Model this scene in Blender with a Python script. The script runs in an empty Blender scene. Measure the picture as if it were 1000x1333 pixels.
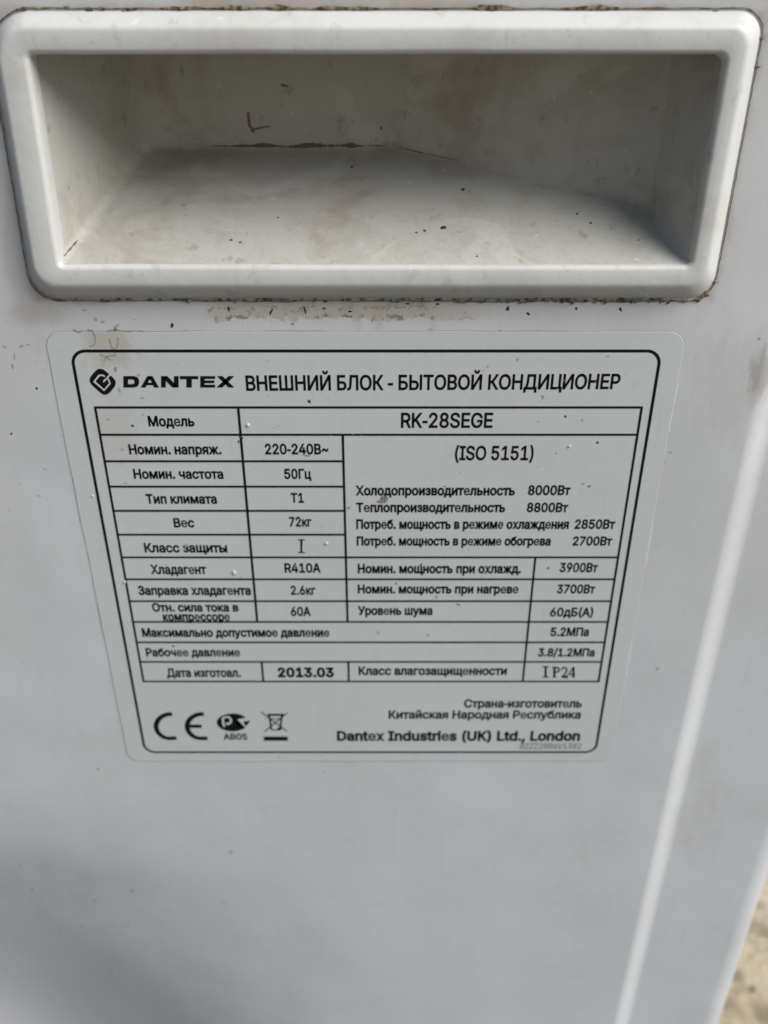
import bpy, bmesh, math, random
from mathutils import Vector, noise
from mathutils.geometry import delaunay_2d_cdt
random.seed(7)
R = math.radians
sc = bpy.context.scene
COL = sc.collection

# ---------------------------------------------------------------- camera, sky, sun, exposure
CAMZ, DIST, F, TH = 0.75, 0.24, 1150.0, R(30)
cd = bpy.data.cameras.new("camera")
cam = bpy.data.objects.new("camera", cd); COL.objects.link(cam); sc.camera = cam
cam.location = (0, -DIST, CAMZ)
cam.rotation_euler = (R(90) - TH, 0, 0)
cd.sensor_fit = 'VERTICAL'; cd.sensor_height = 36.0
cd.lens = F / 1333 * 36.0
cd.clip_start = 0.01; cd.clip_end = 200
cd.dof.use_dof = True; cd.dof.focus_distance = 0.238; cd.dof.aperture_fstop = 11.0

w = bpy.data.worlds.new("World"); sc.world = w; w.use_nodes = True
wn = w.node_tree.nodes; bg = wn["Background"]
sky = wn.new("ShaderNodeTexSky"); sky.sky_type = 'NISHITA'; sky.sun_disc = False
SUN_EL, SUN_AZ = R(43), R(117)      # azimuth clockwise from +Y
sky.sun_elevation = SUN_EL; sky.sun_rotation = SUN_AZ
sky.air_density = 1.0; sky.dust_density = 3.0; sky.ozone_density = 1.0
w.node_tree.links.new(sky.outputs[0], bg.inputs[0]); bg.inputs[1].default_value = 0.05
sd = bpy.data.lights.new("sun", 'SUN'); sd.energy = 3.2; sd.angle = R(50); sd.color = (1, .99, .965)
sun = bpy.data.objects.new("sun", sd); COL.objects.link(sun)
dv = Vector((math.sin(SUN_AZ) * math.cos(SUN_EL), math.cos(SUN_AZ) * math.cos(SUN_EL), math.sin(SUN_EL)))
sun.rotation_euler = dv.to_track_quat('Z', 'Y').to_euler(); sun.location = dv * 3
sc.view_settings.view_transform = 'Standard'; sc.view_settings.look = 'None'
sc.view_settings.exposure = 0.38; sc.view_settings.gamma = 1

# ---------------------------------------------------------------- survey: photograph measurements to points on the real surfaces
def ray(px, py):
    u, v = (px - 499) / F, (666 - py) / F
    return Vector((u, math.cos(TH) + v * math.sin(TH), -math.sin(TH) + v * math.cos(TH)))
def onp(px, py, y=0.0):              # point of the upright plane at depth y, as (x, z)
    d = ray(px, py); t = (DIST + y) / d.y
    return (d.x * t, CAMZ + d.z * t)

# ---------------------------------------------------------------- materials
def mat(name, col, rough=.5, spec=.5, coat=0):
    m = bpy.data.materials.new(name); m.use_nodes = True
    b = m.node_tree.nodes["Principled BSDF"]
    b.inputs["Base Color"].default_value = (*col, 1); b.inputs["Roughness"].default_value = rough
    b.inputs["Specular IOR Level"].default_value = spec; b.inputs["Coat Weight"].default_value = coat
    b.inputs["Coat Roughness"].default_value = .25
    return m
class NT:
    def __init__(s, m):
        s.t = m.node_tree; s.b = s.t.nodes["Principled BSDF"]
        s.tc = s.t.nodes.new("ShaderNodeTexCoord").outputs["Object"]
        sp = s.t.nodes.new("ShaderNodeSeparateXYZ"); s.t.links.new(s.tc, sp.inputs[0])
        s.x, s.y, s.z = sp.outputs
    def _in(s, sock, v):
        if hasattr(v, "links"): s.t.links.new(v, sock)
        elif v is not None: sock.default_value = v
    def M(s, op, a, b=None, c=None):
        n = s.t.nodes.new("ShaderNodeMath"); n.operation = op
        s._in(n.inputs[0], a); s._in(n.inputs[1], b); s._in(n.inputs[2], c)
        return n.outputs[0]
    def noise(s, scale, detail=4, rough=.55, stretch=(1, 1, 1), dist=0):
        mp = s.t.nodes.new("ShaderNodeMapping"); mp.inputs["Scale"].default_value = stretch
        s.t.links.new(s.tc, mp.inputs[0])
        n = s.t.nodes.new("ShaderNodeTexNoise"); n.inputs["Scale"].default_value = scale
        n.inputs["Detail"].default_value = detail; n.inputs["Roughness"].default_value = rough
        n.inputs["Distortion"].default_value = dist
        s.t.links.new(mp.outputs[0], n.inputs["Vector"]); return n.outputs[0]
    def ramp(s, v, a, b):              # smooth 0..1 as v goes a..b
        n = s.t.nodes.new("ShaderNodeMapRange"); n.interpolation_type = 'SMOOTHSTEP'
        s._in(n.inputs[0], v); n.inputs[1].default_value = a; n.inputs[2].default_value = b
        return n.outputs[0]
    def mix(s, f, a, b):
        n = s.t.nodes.new("ShaderNodeMix"); n.data_type = 'RGBA'
        s._in(n.inputs[0], f)
        for i, v in ((6, a), (7, b)):
            if isinstance(v, tuple): n.inputs[i].default_value = (*v, 1)
            else: s.t.links.new(v, n.inputs[i])
        return n.outputs[2]
    def spot(s, x, z, rx, rz, n=None, amt=.5):   # soft patch 0..1 about a place on the panel
        dx = s.M('DIVIDE', s.M('SUBTRACT', s.x, x), rx); dz = s.M('DIVIDE', s.M('SUBTRACT', s.z, z), rz)
        d = s.M('SQRT', s.M('ADD', s.M('MULTIPLY', dx, dx), s.M('MULTIPLY', dz, dz)))
        if n is not None: d = s.M('ADD', d, s.M('MULTIPLY', s.M('SUBTRACT', n, .5), amt))
        return s.ramp(d, 1.0, .35)
    def color(s, c): s.t.links.new(c, s.b.inputs["Base Color"])
    def bump(s, h, strength, dist):
        n = s.t.nodes.new("ShaderNodeBump"); n.inputs["Strength"].default_value = strength
        n.inputs["Distance"].default_value = dist; s.t.links.new(h, n.inputs["Height"])
        s.t.links.new(n.outputs[0], s.b.inputs["Normal"])

SX, SZ = onp(410, 398)
def grime(n, base, k=1.0):
    """dust film, brown tide line under the handle, rain runs and rub marks"""
    fine, mid, big = n.noise(900, 3), n.noise(120, 5, .6), n.noise(14, 3)
    c = n.mix(n.M('MULTIPLY', n.ramp(big, .35, .7), .16 * k), base, (.43, .43, .42))
    c = n.mix(n.M('MULTIPLY', n.ramp(mid, .55, .75), .13 * k), c, (.34, .32, .27))
    run = n.noise(60, 4, .6, (6, 1, .45))
    c = n.mix(n.M('MULTIPLY', n.ramp(run, .58, .75), .16 * k), c, (.38, .37, .34))
    c = n.mix(n.M('MULTIPLY', n.ramp(n.noise(70, 4, .7, (1, 1, .12)), .60, .72), .10 * k), c, (.40, .39, .36))
    c = n.mix(n.M('MULTIPLY', n.ramp(fine, .64, .74), .26 * k), c, (.25, .23, .19))
    return c

m_panel = mat("painted_steel", (.588, .606, .625), .42, .5)
n = NT(m_panel)
c = grime(n, (.588, .606, .625))
# tide line of dried dirt under the handle
nz = n.noise(230, 5, .65); nz2 = n.noise(70, 3)
zz = n.M('ADD', n.z, n.M('MULTIPLY', n.M('SUBTRACT', nz, .5), .006))
zz = n.M('ADD', zz, n.M('MULTIPLY', n.M('SUBTRACT', nz2, .5), .004))
xin = n.M('MULTIPLY', n.ramp(n.x, onp(250, 398)[0], onp(300, 398)[0]), n.ramp(n.x, onp(700, 398)[0], onp(500, 398)[0]))
z0 = onp(400, 388)[1]
inside = n.M('MULTIPLY', n.ramp(zz, z0 - .0062, z0 - .0054), xin)
c = n.mix(n.M('MULTIPLY', inside, .5), c, (.38, .32, .23))
band = n.M('MULTIPLY', n.M('MULTIPLY', n.ramp(zz, z0 - .0062, z0 - .0056), n.ramp(zz, z0 - .0040, z0 - .0052)), xin)
blot = n.ramp(n.noise(520, 4, .6), .50, .62)
c = n.mix(n.M('MULTIPLY', n.M('MULTIPLY', band, blot), .8), c, (.15, .11, .07))
# smear of grime where the frame meets the sheet
dxx = n.M('SUBTRACT', n.M('ABSOLUTE', n.M('ADD', n.x, .00265)), .09285); dzz = n.M('SUBTRACT', n.M('ABSOLUTE', n.M('SUBTRACT', n.z, CAMZ - .03625)), .03465)
dd = n.M('MAXIMUM', dxx, dzz)
dd = n.M('ADD', dd, n.M('MULTIPLY', n.M('SUBTRACT', n.noise(55, 6, .7), .5), .010))
c = n.mix(n.M('MULTIPLY', n.ramp(dd, .0022, -.0012), .55), c, (.27, .235, .185))
c = n.mix(n.M('MULTIPLY', n.ramp(dd, .009, .0), .22), c, (.38, .36, .32))
# wiped film and old runs on the sheet
sm = n.noise(9, 6, .68, (1.4, 1, .5), .8)
c = n.mix(n.M('MULTIPLY', n.ramp(sm, .50, .62), .22), c, (.50, .51, .51))
c = n.mix(n.M('MULTIPLY', n.ramp(n.noise(34, 5, .7, (1, 1, .35), .6), .56, .68), .20), c, (.44, .435, .41))
# soft brown drips below it
drip = n.M('MULTIPLY', n.ramp(n.noise(90, 3, .5, (2.2, 1, .3)), .52, .7), n.M('MULTIPLY', n.ramp(n.z, z0 - .022, z0 - .004), xin))
c = n.mix(n.M('MULTIPLY', drip, .35), c, (.36, .32, .25))
# rub marks beside the fold at the right, beside the handle at the left
x1, z1 = onp(993, 487); s1 = n.spot(x1, z1, .006, .011, n.noise(160, 5, .7, (3, 1, 1)), 1.6)
c = n.mix(n.M('MULTIPLY', s1, .55), c, (.22, .205, .18))
x1, z1 = onp(960, 500); s1 = n.spot(x1, z1, .018, .024, n.noise(110, 5, .7, (3, 1, 1)), 1.2)
c = n.mix(n.M('MULTIPLY', s1, .22), c, (.33, .32, .29))
x1, z1 = onp(48, 408); s1 = n.spot(x1, z1, .012, .005, n.noise(150, 5, .7), 1.2)
c = n.mix(n.M('MULTIPLY', s1, .3), c, (.33, .30, .26))
x1, z1 = onp(22, 330); s1 = n.spot(x1, z1, .006, .03, n.noise(150, 5, .7), 1.0)
c = n.mix(n.M('MULTIPLY', s1, .35), c, (.36, .35, .33))
n.color(c); n.bump(n.M('ADD', n.M('MULTIPLY', n.noise(9, 2), 1.0), n.M('MULTIPLY', n.noise(1300, 3), .010)), .16, .02)

m_label = mat("label_film", (.57, .60, .605), .38, .5)
n = NT(m_label)
c = grime(n, (.57, .60, .605), .8)
x1, z1 = onp(142, 452); s1 = n.spot(x1, z1, .010, .009, n.noise(260, 5, .7), 1.5)
c = n.mix(n.M('MULTIPLY', s1, .45), c, (.38, .34, .26))
x1, z1 = onp(150, 560); s1 = n.spot(x1, z1, .009, .016, n.noise(260, 5, .7), 1.6)
c = n.mix(n.M('MULTIPLY', s1, .3), c, (.42, .41, .36))
n.color(c); n.bump(n.noise(60, 3), .05, .002)

m_plast = mat("handle_plastic", (.62, .635, .625), .48, .45)
n = NT(m_plast)
c = grime(n, (.62, .635, .625), .9)
blot = n.ramp(n.noise(45, 5, .65, (1, 1, 1), .6), .48, .70)
c = n.mix(n.M('MULTIPLY', blot, .36), c, (.47, .45, .40))
c = n.mix(n.M('MULTIPLY', n.ramp(n.noise(150, 6, .72, (1, 1, .6), .5), .56, .66), .35), c, (.38, .355, .30))
c = n.mix(n.M('MULTIPLY', n.ramp(n.noise(210, 4, .6), .66, .72), .5), c, (.74, .74, .72))
n.color(c); n.bump(n.M('ADD', n.noise(350, 4), n.M('MULTIPLY', n.noise(60, 3), .8)), .12, .0006)

m_pock = mat("recess_plastic_shaded_dusty", (.47, .465, .43), .62, .35)  # recess copy of the plastic, base darkened to deepen its shade, dust on top
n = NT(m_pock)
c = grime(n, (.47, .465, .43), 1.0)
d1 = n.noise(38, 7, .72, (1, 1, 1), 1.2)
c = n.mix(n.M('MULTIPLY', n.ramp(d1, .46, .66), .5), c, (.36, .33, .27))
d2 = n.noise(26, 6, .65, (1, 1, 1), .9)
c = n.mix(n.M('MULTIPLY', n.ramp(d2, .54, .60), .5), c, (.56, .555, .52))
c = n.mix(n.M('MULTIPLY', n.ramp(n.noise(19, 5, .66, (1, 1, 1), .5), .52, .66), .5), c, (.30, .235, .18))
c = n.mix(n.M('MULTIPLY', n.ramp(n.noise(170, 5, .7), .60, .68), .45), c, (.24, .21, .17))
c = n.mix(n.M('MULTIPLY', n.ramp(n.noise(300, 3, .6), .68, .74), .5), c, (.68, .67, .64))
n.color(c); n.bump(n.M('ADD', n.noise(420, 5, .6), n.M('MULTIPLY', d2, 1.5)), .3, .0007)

m_ink = mat("black_ink", (.006, .007, .007), .75, .12)
m_grey = mat("worn_grey_ink", (.16, .16, .17), .5, .3)
m_white = mat("white_ink", (.60, .62, .61), .45, .4)
m_dirt = mat("dried_dirt", (.09, .07, .05), .95, .1)
n = NT(m_dirt); n.color(n.mix(n.ramp(n.noise(700, 4), .35, .65), (.07, .055, .04), (.30, .25, .18))); n.bump(n.noise(2500, 3), .6, .0004)
m_crease = mat("crease_shadow_grime", (.17, .145, .11), .95, .1)
m_film = mat("dirt_film_edge", (.25, .24, .22), .8, .2)
m_spk = mat("dark_speck", (.05, .045, .04), .8, .2)
m_fnt = mat("faint_speck", (.36, .365, .37), .7, .3)
m_brn = mat("brown_speck", (.34, .31, .255), .9, .2)
m_mar = mat("maroon_scratch", (.22, .14, .12), .8, .2)
m_blk = mat("scraped_residue", (.17, .18, .175), .5, .4)
n = NT(m_blk); n.color(n.mix(n.ramp(n.noise(900, 3, .5, (3, 1, 1)), .4, .6), (.13, .14, .135), (.27, .28, .27)))
def ground_mat():
    m = mat("sandy_ground", (.42, .35, .25), .95, .15); n = NT(m)
    c = n.mix(n.ramp(n.noise(5, 4), .35, .65), (.46, .38, .26), (.60, .52, .39))
    c = n.mix(n.M('MULTIPLY', n.ramp(n.noise(22, 5, .65), .48, .60), .7), c, (.22, .18, .125))
    c = n.mix(n.M('MULTIPLY', n.ramp(n.noise(300, 3), .5, .7), .4), c, (.16, .13, .09))
    n.color(c); n.bump(n.noise(40, 8, .65), .5, .02); return m
m_ground = ground_mat()
m_stone = mat("pale_stone", (.4, .35, .28), .9, .2)
n = NT(m_stone); n.color(n.mix(n.ramp(n.noise(30, 4), .35, .65), (.34, .28, .20), (.50, .45, .36)))
m_foot = mat("galvanised_foot", (.35, .36, .37), .5, .5); m_foot.node_tree.nodes["Principled BSDF"].inputs["Metallic"].default_value = .8
n = NT(m_foot); n.color(n.mix(n.ramp(n.noise(40, 4), .4, .6), (.30, .31, .32), (.42, .43, .44)))

# ---------------------------------------------------------------- mesh helpers
ROOTLOC = Vector((-.062, .18, 0))
def link(name, verts, faces, m, parent=None, smooth=False, label=None, kind=None):
    me = bpy.data.meshes.new(name); me.from_pydata([tuple(v) for v in verts], [], faces); me.validate()
    bm = bmesh.new(); bm.from_mesh(me); bmesh.ops.recalc_face_normals(bm, faces=bm.faces) if not smooth == 'keep' else None
    bm.to_mesh(me); bm.free()
    if smooth: me.polygons.foreach_set("use_smooth", [True] * len(me.polygons))
    me.materials.append(m)
    o = bpy.data.objects.new(name, me); COL.objects.link(o)
    if parent is not None:
        o.parent = parent
        if parent.type == 'EMPTY': o.location = -ROOTLOC        # mesh data stays in world metres
    if label: o['label'] = label
    if kind: o['kind'] = kind
    return o
class MB:
    def __init__(s): s.v = []; s.f = []
    def add(s, vs, fs):
        k = len(s.v); s.v += [tuple(v) for v in vs]; s.f += [tuple(i + k for i in f) for f in fs]
    def box(s, x0, x1, y0, y1, z0, z1):
        s.add([(x, y, z) for x in (x0, x1) for y in (y0, y1) for z in (z0, z1)],
              [(0, 1, 3, 2), (4, 6, 7, 5), (0, 4, 5, 1), (2, 3, 7, 6), (0, 2, 6, 4), (1, 5, 7, 3)])
    def ribbon(s, pts, wd, y, closed=False, th=0.0):            # flat stroke on the plane y, pts (x,z)
        n = len(pts); L = []; Rr = []
        for i in range(n):
            a = Vector(pts[i - 1] if (i > 0 or closed) else pts[i]); b = Vector(pts[(i + 1) % n] if (i < n - 1 or closed) else pts[i])
            t = (b - a); t = t.normalized() if t.length > 1e-9 else Vector((1, 0)); nn = Vector((-t.y, t.x))
            ww = (wd(i / max(1, n - 1)) if callable(wd) else wd) / 2
            # mitre
            if (0 < i < n - 1) or closed:
                e = (Vector(pts[(i + 1) % n]) - Vector(pts[i]))
                if e.length > 1e-9:
                    cosx = max(.5, abs(t.dot(e.normalized()))); ww /= cosx
            p = Vector(pts[i]); L.append(p + nn * ww); Rr.append(p - nn * ww)
        vs = [(p.x, y, p.y) for p in L] + [(p.x, y, p.y) for p in Rr]
        if th:
            vs += [(p[0], y - th, p[1]) for p in pts]
            fs = []
            for i in range(n if closed else n - 1):
                j = (i + 1) % n; fs += [(i, j, 2 * n + j, 2 * n + i), (n + i, 2 * n + i, 2 * n + j, n + j)]
        else:
            fs = [(i, (i + 1) % n, n + (i + 1) % n, n + i) for i in range(n if closed else n - 1)]
        s.add(vs, fs)
    def blob(s, x, z, rx, rz, y, rot=0, irr=.3, h=.00012, n=9, frame=None):   # small irregular dome
        ph = random.random() * 9; ring = []
        for i in range(n):
            a = 2 * math.pi * i / n; k = 1 + irr * (random.random() - .5) * 2
            ux, uz = math.cos(a) * rx * k, math.sin(a) * rz * k
            ring.append((ux * math.cos(rot) - uz * math.sin(rot), ux * math.sin(rot) + uz * math.cos(rot)))
        if frame is None:
            f = lambda u, v, w_: (x + u, y - w_, z + v)
        else:
            P, U, V, N = frame; f = lambda u, v, w_: P + U * u + V * v + N * w_
        vs = [f(a, b, 0) for a, b in ring] + [f(a * .6, b * .6, h * .8) for a, b in ring] + [f(0, 0, h)]
        fs = [(i, (i + 1) % n, n + (i + 1) % n, n + i) for i in range(n)] + [(n + i, n + (i + 1) % n, 2 * n) for i in range(n)]
        s.add(vs, fs)
    def build(s, name, m, parent=None, **k): return link(name, s.v, s.f, m, parent, **k)

# ---------------------------------------------------------------- ground
def make_ground():
    vs = []; fs = []; N = 90; S = 1.6
    for j in range(N + 1):
        for i in range(N + 1):
            x = -S + 2 * S * i / N; y = -S + 2 * S * j / N
            e = min(1, (S - max(abs(x), abs(y))) / .2)
            vs.append((x, y, (noise.noise(Vector((x * 7, y * 7, 0))) * .006 + noise.noise(Vector((x * 25, y * 25, 3))) * .003) * e))
    fs = [(j * (N + 1) + i, j * (N + 1) + i + 1, (j + 1) * (N + 1) + i + 1, (j + 1) * (N + 1) + i) for j in range(N) for i in range(N)]
    k = len(vs); B = 60
    ring = [i for i in range(N + 1)]
    for a, b in ((-B, -B), (B, -B), (B, B), (-B, B)): vs.append((a, b, 0))
    c = [0, N, (N + 1) * (N + 1) - 1, N * (N + 1)]
    e0 = list(range(0, N + 1)); e1 = [j * (N + 1) + N for j in range(N + 1)]
    e2 = [N * (N + 1) + i for i in range(N, -1, -1)]; e3 = [j * (N + 1) for j in range(N, -1, -1)]
    for q, e in enumerate((e0, e1, e2, e3)):
        for i in range(N): fs.append((e[i], e[i + 1], k + q))
        fs.append((e[-1], k + (q + 1) % 4, k + q))
    g = link("ground", vs, fs, m_ground, smooth=True); g['kind'] = 'structure'
    return g
make_ground()
m_bounce_cut = mat("bounce_cut_asphalt", (.06, .06, .062), .9, .3)
n = NT(m_bounce_cut); n.color(n.mix(n.ramp(n.noise(260, 3), .4, .62), (.045, .045, .047), (.11, .108, .105))); n.bump(n.noise(300, 4), .5, .003)
b = MB(); b.box(-60, 60, -2.2, .13, -.05, .016); g = b.build("path", m_bounce_cut); g['kind'] = 'structure'  # added unseen strip, dark so that less light bounces up from the ground
gb = MB()
for i in range(160):
    x = random.uniform(.12, .9) if i < 900 else random.uniform(-1.3, 1.3); y = random.uniform(-.35, .9) if i < 900 else random.uniform(-1.2, 1.3)
    if -.34 < x < .2 and 0 < y < .36 or y < .15: continue
    r = random.choice((.003, .004, .005, .006, .009, .013)) * random.uniform(.7, 1.3); k = []
    for (a, b, c_) in ((0, 0, 1), (1, 0, .2), (.5, .87, .1), (-.5, .87, .25), (-1, 0, .1), (-.5, -.87, .2), (.5, -.87, .15), (0, 0, -.5)):
        q = random.uniform(.7, 1.25); k.append((x + a * r * q, y + b * r * q, r * .12 + c_ * r * .45 * q))
    gb.add(k, [(0, j, j % 6 + 1) for j in range(1, 7)] + [(7, j % 6 + 1, j) for j in range(1, 7)])
g = gb.build("gravel", m_stone, smooth=True); g['kind'] = 'stuff'
g['label'] = 'loose pale stones on the sandy ground beside the air conditioner'; g['category'] = 'gravel'

# ---------------------------------------------------------------- the unit
unit = bpy.data.objects.new("air_conditioner", None); COL.objects.link(unit); unit.location = ROOTLOC
unit['label'] = 'off-white outdoor air conditioner unit with recessed grip and printed rating plate on its side'
unit['category'] = 'air conditioner'
def H(h): return CAMZ + h
XL, XC, XR = -.300, .1080, .1660
def arc(cx, cy, r, a0, a1, n): return [(cx + r * math.cos(R(a0 + (a1 - a0) * i / n)), cy + r * math.sin(R(a0 + (a1 - a0) * i / n))) for i in range(n + 1)]
# side sheet, seen from above: rounded rear corner, flat, folded step, flat, rounded front corner, front flange
STEP = .0041
prof = [(XL - .008, .345), (XL - .008, .010)] + arc(XL, .008, .008, 180, 270, 8) + [(-.0935, 0), (.0885, 0)]
def sstep(t): return t * t * (3 - 2 * t)
NS = 16
fold = [(XC + .0100 * i / NS, STEP * sstep(i / NS)) for i in range(NS + 1)]
prof_a = prof + fold
corner = arc(XR - .013, STEP + .013, .013, -90, 0, 16)
prof_all = prof_a + corner
ZT, ZB = H(.022), .105
hz0, hz1 = H(-.066), H(-.006)
LZB = onp(500, 1000)[1]
def sheet(profile, zs, hole=None):
    vs = [(x, y, z) for z in zs for x, y in profile]; n_ = len(profile); fs = []
    for j in range(len(zs) - 1):
        for i in range(n_ - 1):
            if hole and hole(profile[i], profile[i + 1], zs[j], zs[j + 1]): continue
            fs.append((j * n_ + i, j * n_ + i + 1, (j + 1) * n_ + i + 1, (j + 1) * n_ + i))
    return vs, fs
def sm01(t): t = max(0, min(1, t)); return t * t * (3 - 2 * t)
def shade_dent(x, z):                               # made-up hollow, shaped to darken the sheet low down near the rear edge
    dx, dz = (x + .190) / .064, (z - H(-.51)) / .108
    return .044 * math.exp(-.5 * (dx * dx + dz * dz)) + .00035 * noise.noise(Vector((x * 14, z * 9, 1)))
px0 = [(-.0935 + (XL + .0935) * i / 50, 0) for i in range(49, 0, -1)]
px1 = [(-.0935 + .182 * i / 36, 0) for i in range(1, 36)]
pcut = prof.index((-.0935, 0))
prof_side = prof[:pcut] + px0 + [prof[pcut]] + px1 + [prof[pcut + 1]] + prof_all[pcut + 2:] + [(XR, .03)]
zrow = [ZB + (hz0 - ZB) * i / 90 for i in range(91)] + [hz1, ZT]
vs, fs = sheet(prof_side, zrow, lambda a, b, z0_, z1_: a[0] > -.094 and b[0] < .089 and a[1] == b[1] == 0 and abs(z0_ - hz0) < 1e-6)
vs = [(x, y + (shade_dent(x, z) * min(1, (x - XL) / .02) * min(1, (.085 - x) / .03) * sm01((LZB - z) / .10) if XL < x < .085 and abs(y) < 1e-9 else 0), z) for x, y, z in vs]
o = link("side_panel", vs, fs, m_panel, unit)
for p in o.data.polygons: p.use_smooth = True
# front face sheet, back sheet, base, top cover, feet
b = MB(); b.box(XR - .003, XR - .0006, .0285, .34, ZB, ZT - .001); b.build("front_panel", m_panel, unit)
b = MB(); b.box(XL - .008, XR - .004, .3405, .345, ZB, ZT - .001); b.build("far_panel", m_panel, unit)
b = MB(); b.box(XL - .0075, XR - .0035, .012, .34, ZB - .012, ZB - .0005); b.build("base_pan", m_panel, unit)
tp = [(XL - .010, -.0022 + .012)] + arc(XL, .008 - .0022 + .002, .010, 180, 270, 8)
tp = [(XL - .011, .35), (XL - .011, .01)] + arc(XL, .008, .011, 180, 270, 8) + arc(XR - .013, STEP + .013 - .0005, .0165, -90, 0, 12) + [(XR + .0035, .35)]
nt_ = len(tp)
vs = [(x, y, H(.016)) for x, y in tp] + [(x, y, H(.030)) for x, y in tp] + [(x * .985, .17 + (y - .17) * .985, H(.033)) for x, y in tp]
fs = [(i, (i + 1) % nt_, nt_ + (i + 1) % nt_, nt_ + i) for i in range(nt_)] + [(nt_ + i, nt_ + (i + 1) % nt_, 2 * nt_ + (i + 1) % nt_, 2 * nt_ + i) for i in range(nt_)]
fs += [tuple(range(2 * nt_, 3 * nt_))]
link("top_cover", vs, fs, m_panel, unit)
for yy in (.045, .275):
    b = MB(); b.box(XL - .03, XR + .03, yy, yy + .035, .004, .010); b.box(XL + .01, XL + .045, yy + .001, yy + .034, .0101, ZB - .0125); b.box(XR - .05, XR - .015, yy + .001, yy + .034, .0101, ZB - .0125)
    b.build("foot", m_foot, unit)

# handle bezel: rings of rounded rectangles, from the panel forward, over the face and into the opening
def rrect(x0, x1, z0, z1, rad, n=14, m=10):
    """rad = (TL,TR,BR,BL); starts at top-left going clockwise"""
    P = []
    cs = ((x0, z1, rad[0], 180, 90), (x1, z1, rad[1], 90, 0), (x1, z0, rad[2], 0, -90), (x0, z0, rad[3], -90, -180))
    cen = ((x0 + rad[0], z1 - rad[0]), (x1 - rad[1], z1 - rad[1]), (x1 - rad[2], z0 + rad[2]), (x0 + rad[3], z0 + rad[3]))
    for (cx, cz), (_, _, r, a0, a1) in zip(cen, cs):
        for i in range(n + 1):
            a = R(a0 + (a1 - a0) * i / n); P.append((cx + r * math.cos(a), cz + r * math.sin(a)))
    out = []
    for i, p in enumerate(P):
        out.append(p)
        if i % (n + 1) == n:
            q = P[(i + 1) % len(P)]
            for k in range(1, m): out.append((p[0] + (q[0] - p[0]) * k / m, p[1] + (q[1] - p[1]) * k / m))
    zm = (z0 + z1) / 2
    return [(x + (.0010 * (z - zm) / .033 * -x / .09 if x < 0 and z1 - z0 < .1 else 0), z) for x, z in out]
BASE = (-.0955, .0902, H(-.0709), H(-.0016)); RB = (.0110, .0060, .0068, .0078)
FACE = (-.0918, .0855, H(-.0656), H(-.0053)); RF = (.0075, .0040, .0052, .0055)
OPEN = (-.0850, .0810, H(-.0604), H(-.0107)); RO = (.0012, .0018, .0014, .0012)
def lerp4(a, b, t): return tuple(a[i] + (b[i] - a[i]) * t for i in range(4))
FY = -.0052
levels = [(BASE, RB, .0002)]
for t, y in ((.22, -.0013), (.44, -.0026), (.62, -.0036), (.76, -.0043), (.88, -.0048), (1.0, -.0051)):
    levels.append((lerp4(BASE, FACE, t), lerp4(RB, RF, t), y))
grow = lambda q, d: (q[0] - d, q[1] + d, q[2] - d, q[3] + d)
levels.append((grow(FACE, -.0006), RF, FY))
for d, y in ((.0013, FY), (.0009, -.0051), (.0005, -.00485), (.0002, -.0045), (.0, -.0040), (0, .0005)):
    levels.append((grow(OPEN, d), tuple(r + d for r in RO), y))
vs = []; fs = []; n_ = None
for q, r, y in levels:
    rr = rrect(*q, r); n_ = len(rr)
    for (x, z) in rr:
        wob = .00012 * noise.noise(Vector((x * 60, z * 60, y * 40)))
        vs.append((x + wob, y + wob * (y < -.001), z + wob))
for k in range(len(levels) - 1):
    for i in range(n_): fs.append((k * n_ + i, k * n_ + (i + 1) % n_, (k + 1) * n_ + (i + 1) % n_, (k + 1) * n_ + i))
handle = link("carry_handle", vs, fs, m_plast, unit, smooth=True)
handle['label'] = 'off-white plastic grip frame moulded round the recess'

# recess behind the frame, plan path (x, depth)
def fillet(pts, rad, n=8):
    out = [pts[0]]
    for i in range(1, len(pts) - 1):
        p, a, c_ = Vector(pts[i]), Vector(pts[i - 1]), Vector(pts[i + 1]); r = rad[i - 1]
        u, v = (a - p).normalized(), (c_ - p).normalized(); ang = u.angle(v); d = r / math.tan(ang / 2)
        p0, p1 = p + u * d, p + v * d
        for k in range(n + 1):
            t = k / n; out.append(tuple(p0 * (1 - t) ** 2 + p * 2 * t * (1 - t) + p1 * t * t))
    out.append(pts[-1]); return out
def densify(pts, step):
    out = [pts[0]]
    for a, c_ in zip(pts, pts[1:]):
        k = max(1, int((Vector(c_) - Vector(a)).length / step))
        for i in range(1, k + 1): out.append((a[0] + (c_[0] - a[0]) * i / k, a[1] + (c_[1] - a[1]) * i / k))
    return out
path = fillet([(-.0866, -.0036), (-.0725, .050), (.0026, .050), (.0757, .022), (.0812, -.0036)], (.012, .004, .003))
path = densify(path, .003)
def floor_z(d): return H(-.0606 + .4127 * (d + .004) - .0)
def ceil_z(d): return H(-.0105 + .10 * (d + .003))
np_ = len(path); nrm = []
for i in range(np_):
    a = Vector(path[max(0, i - 1)]); c_ = Vector(path[min(np_ - 1, i + 1)]); t = (c_ - a).normalized(); nrm.append(Vector((t.y, -t.x)))
cols = []
rf = .0022
for (x, d), nn in zip(path, nrm):
    col = []
    for k in range(6):                        # floor fillet
        a = R(90 * k / 5); off = rf * (1 - math.sin(a)); up = rf * (1 - math.cos(a))
        px_, pd = x + nn.x * off, d + nn.y * off
        pd = max(pd, -.0036)
        col.append((px_, pd, floor_z(pd) + up))
    zt = ceil_z(d)
    for k in range(1, 6): col.append((x, d, floor_z(d) + rf + (zt - floor_z(d) - rf) * k / 5))
    cols.append(col)
vs = []; fs = []; m_ = len(cols[0])
for c_ in cols: vs += c_
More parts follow.
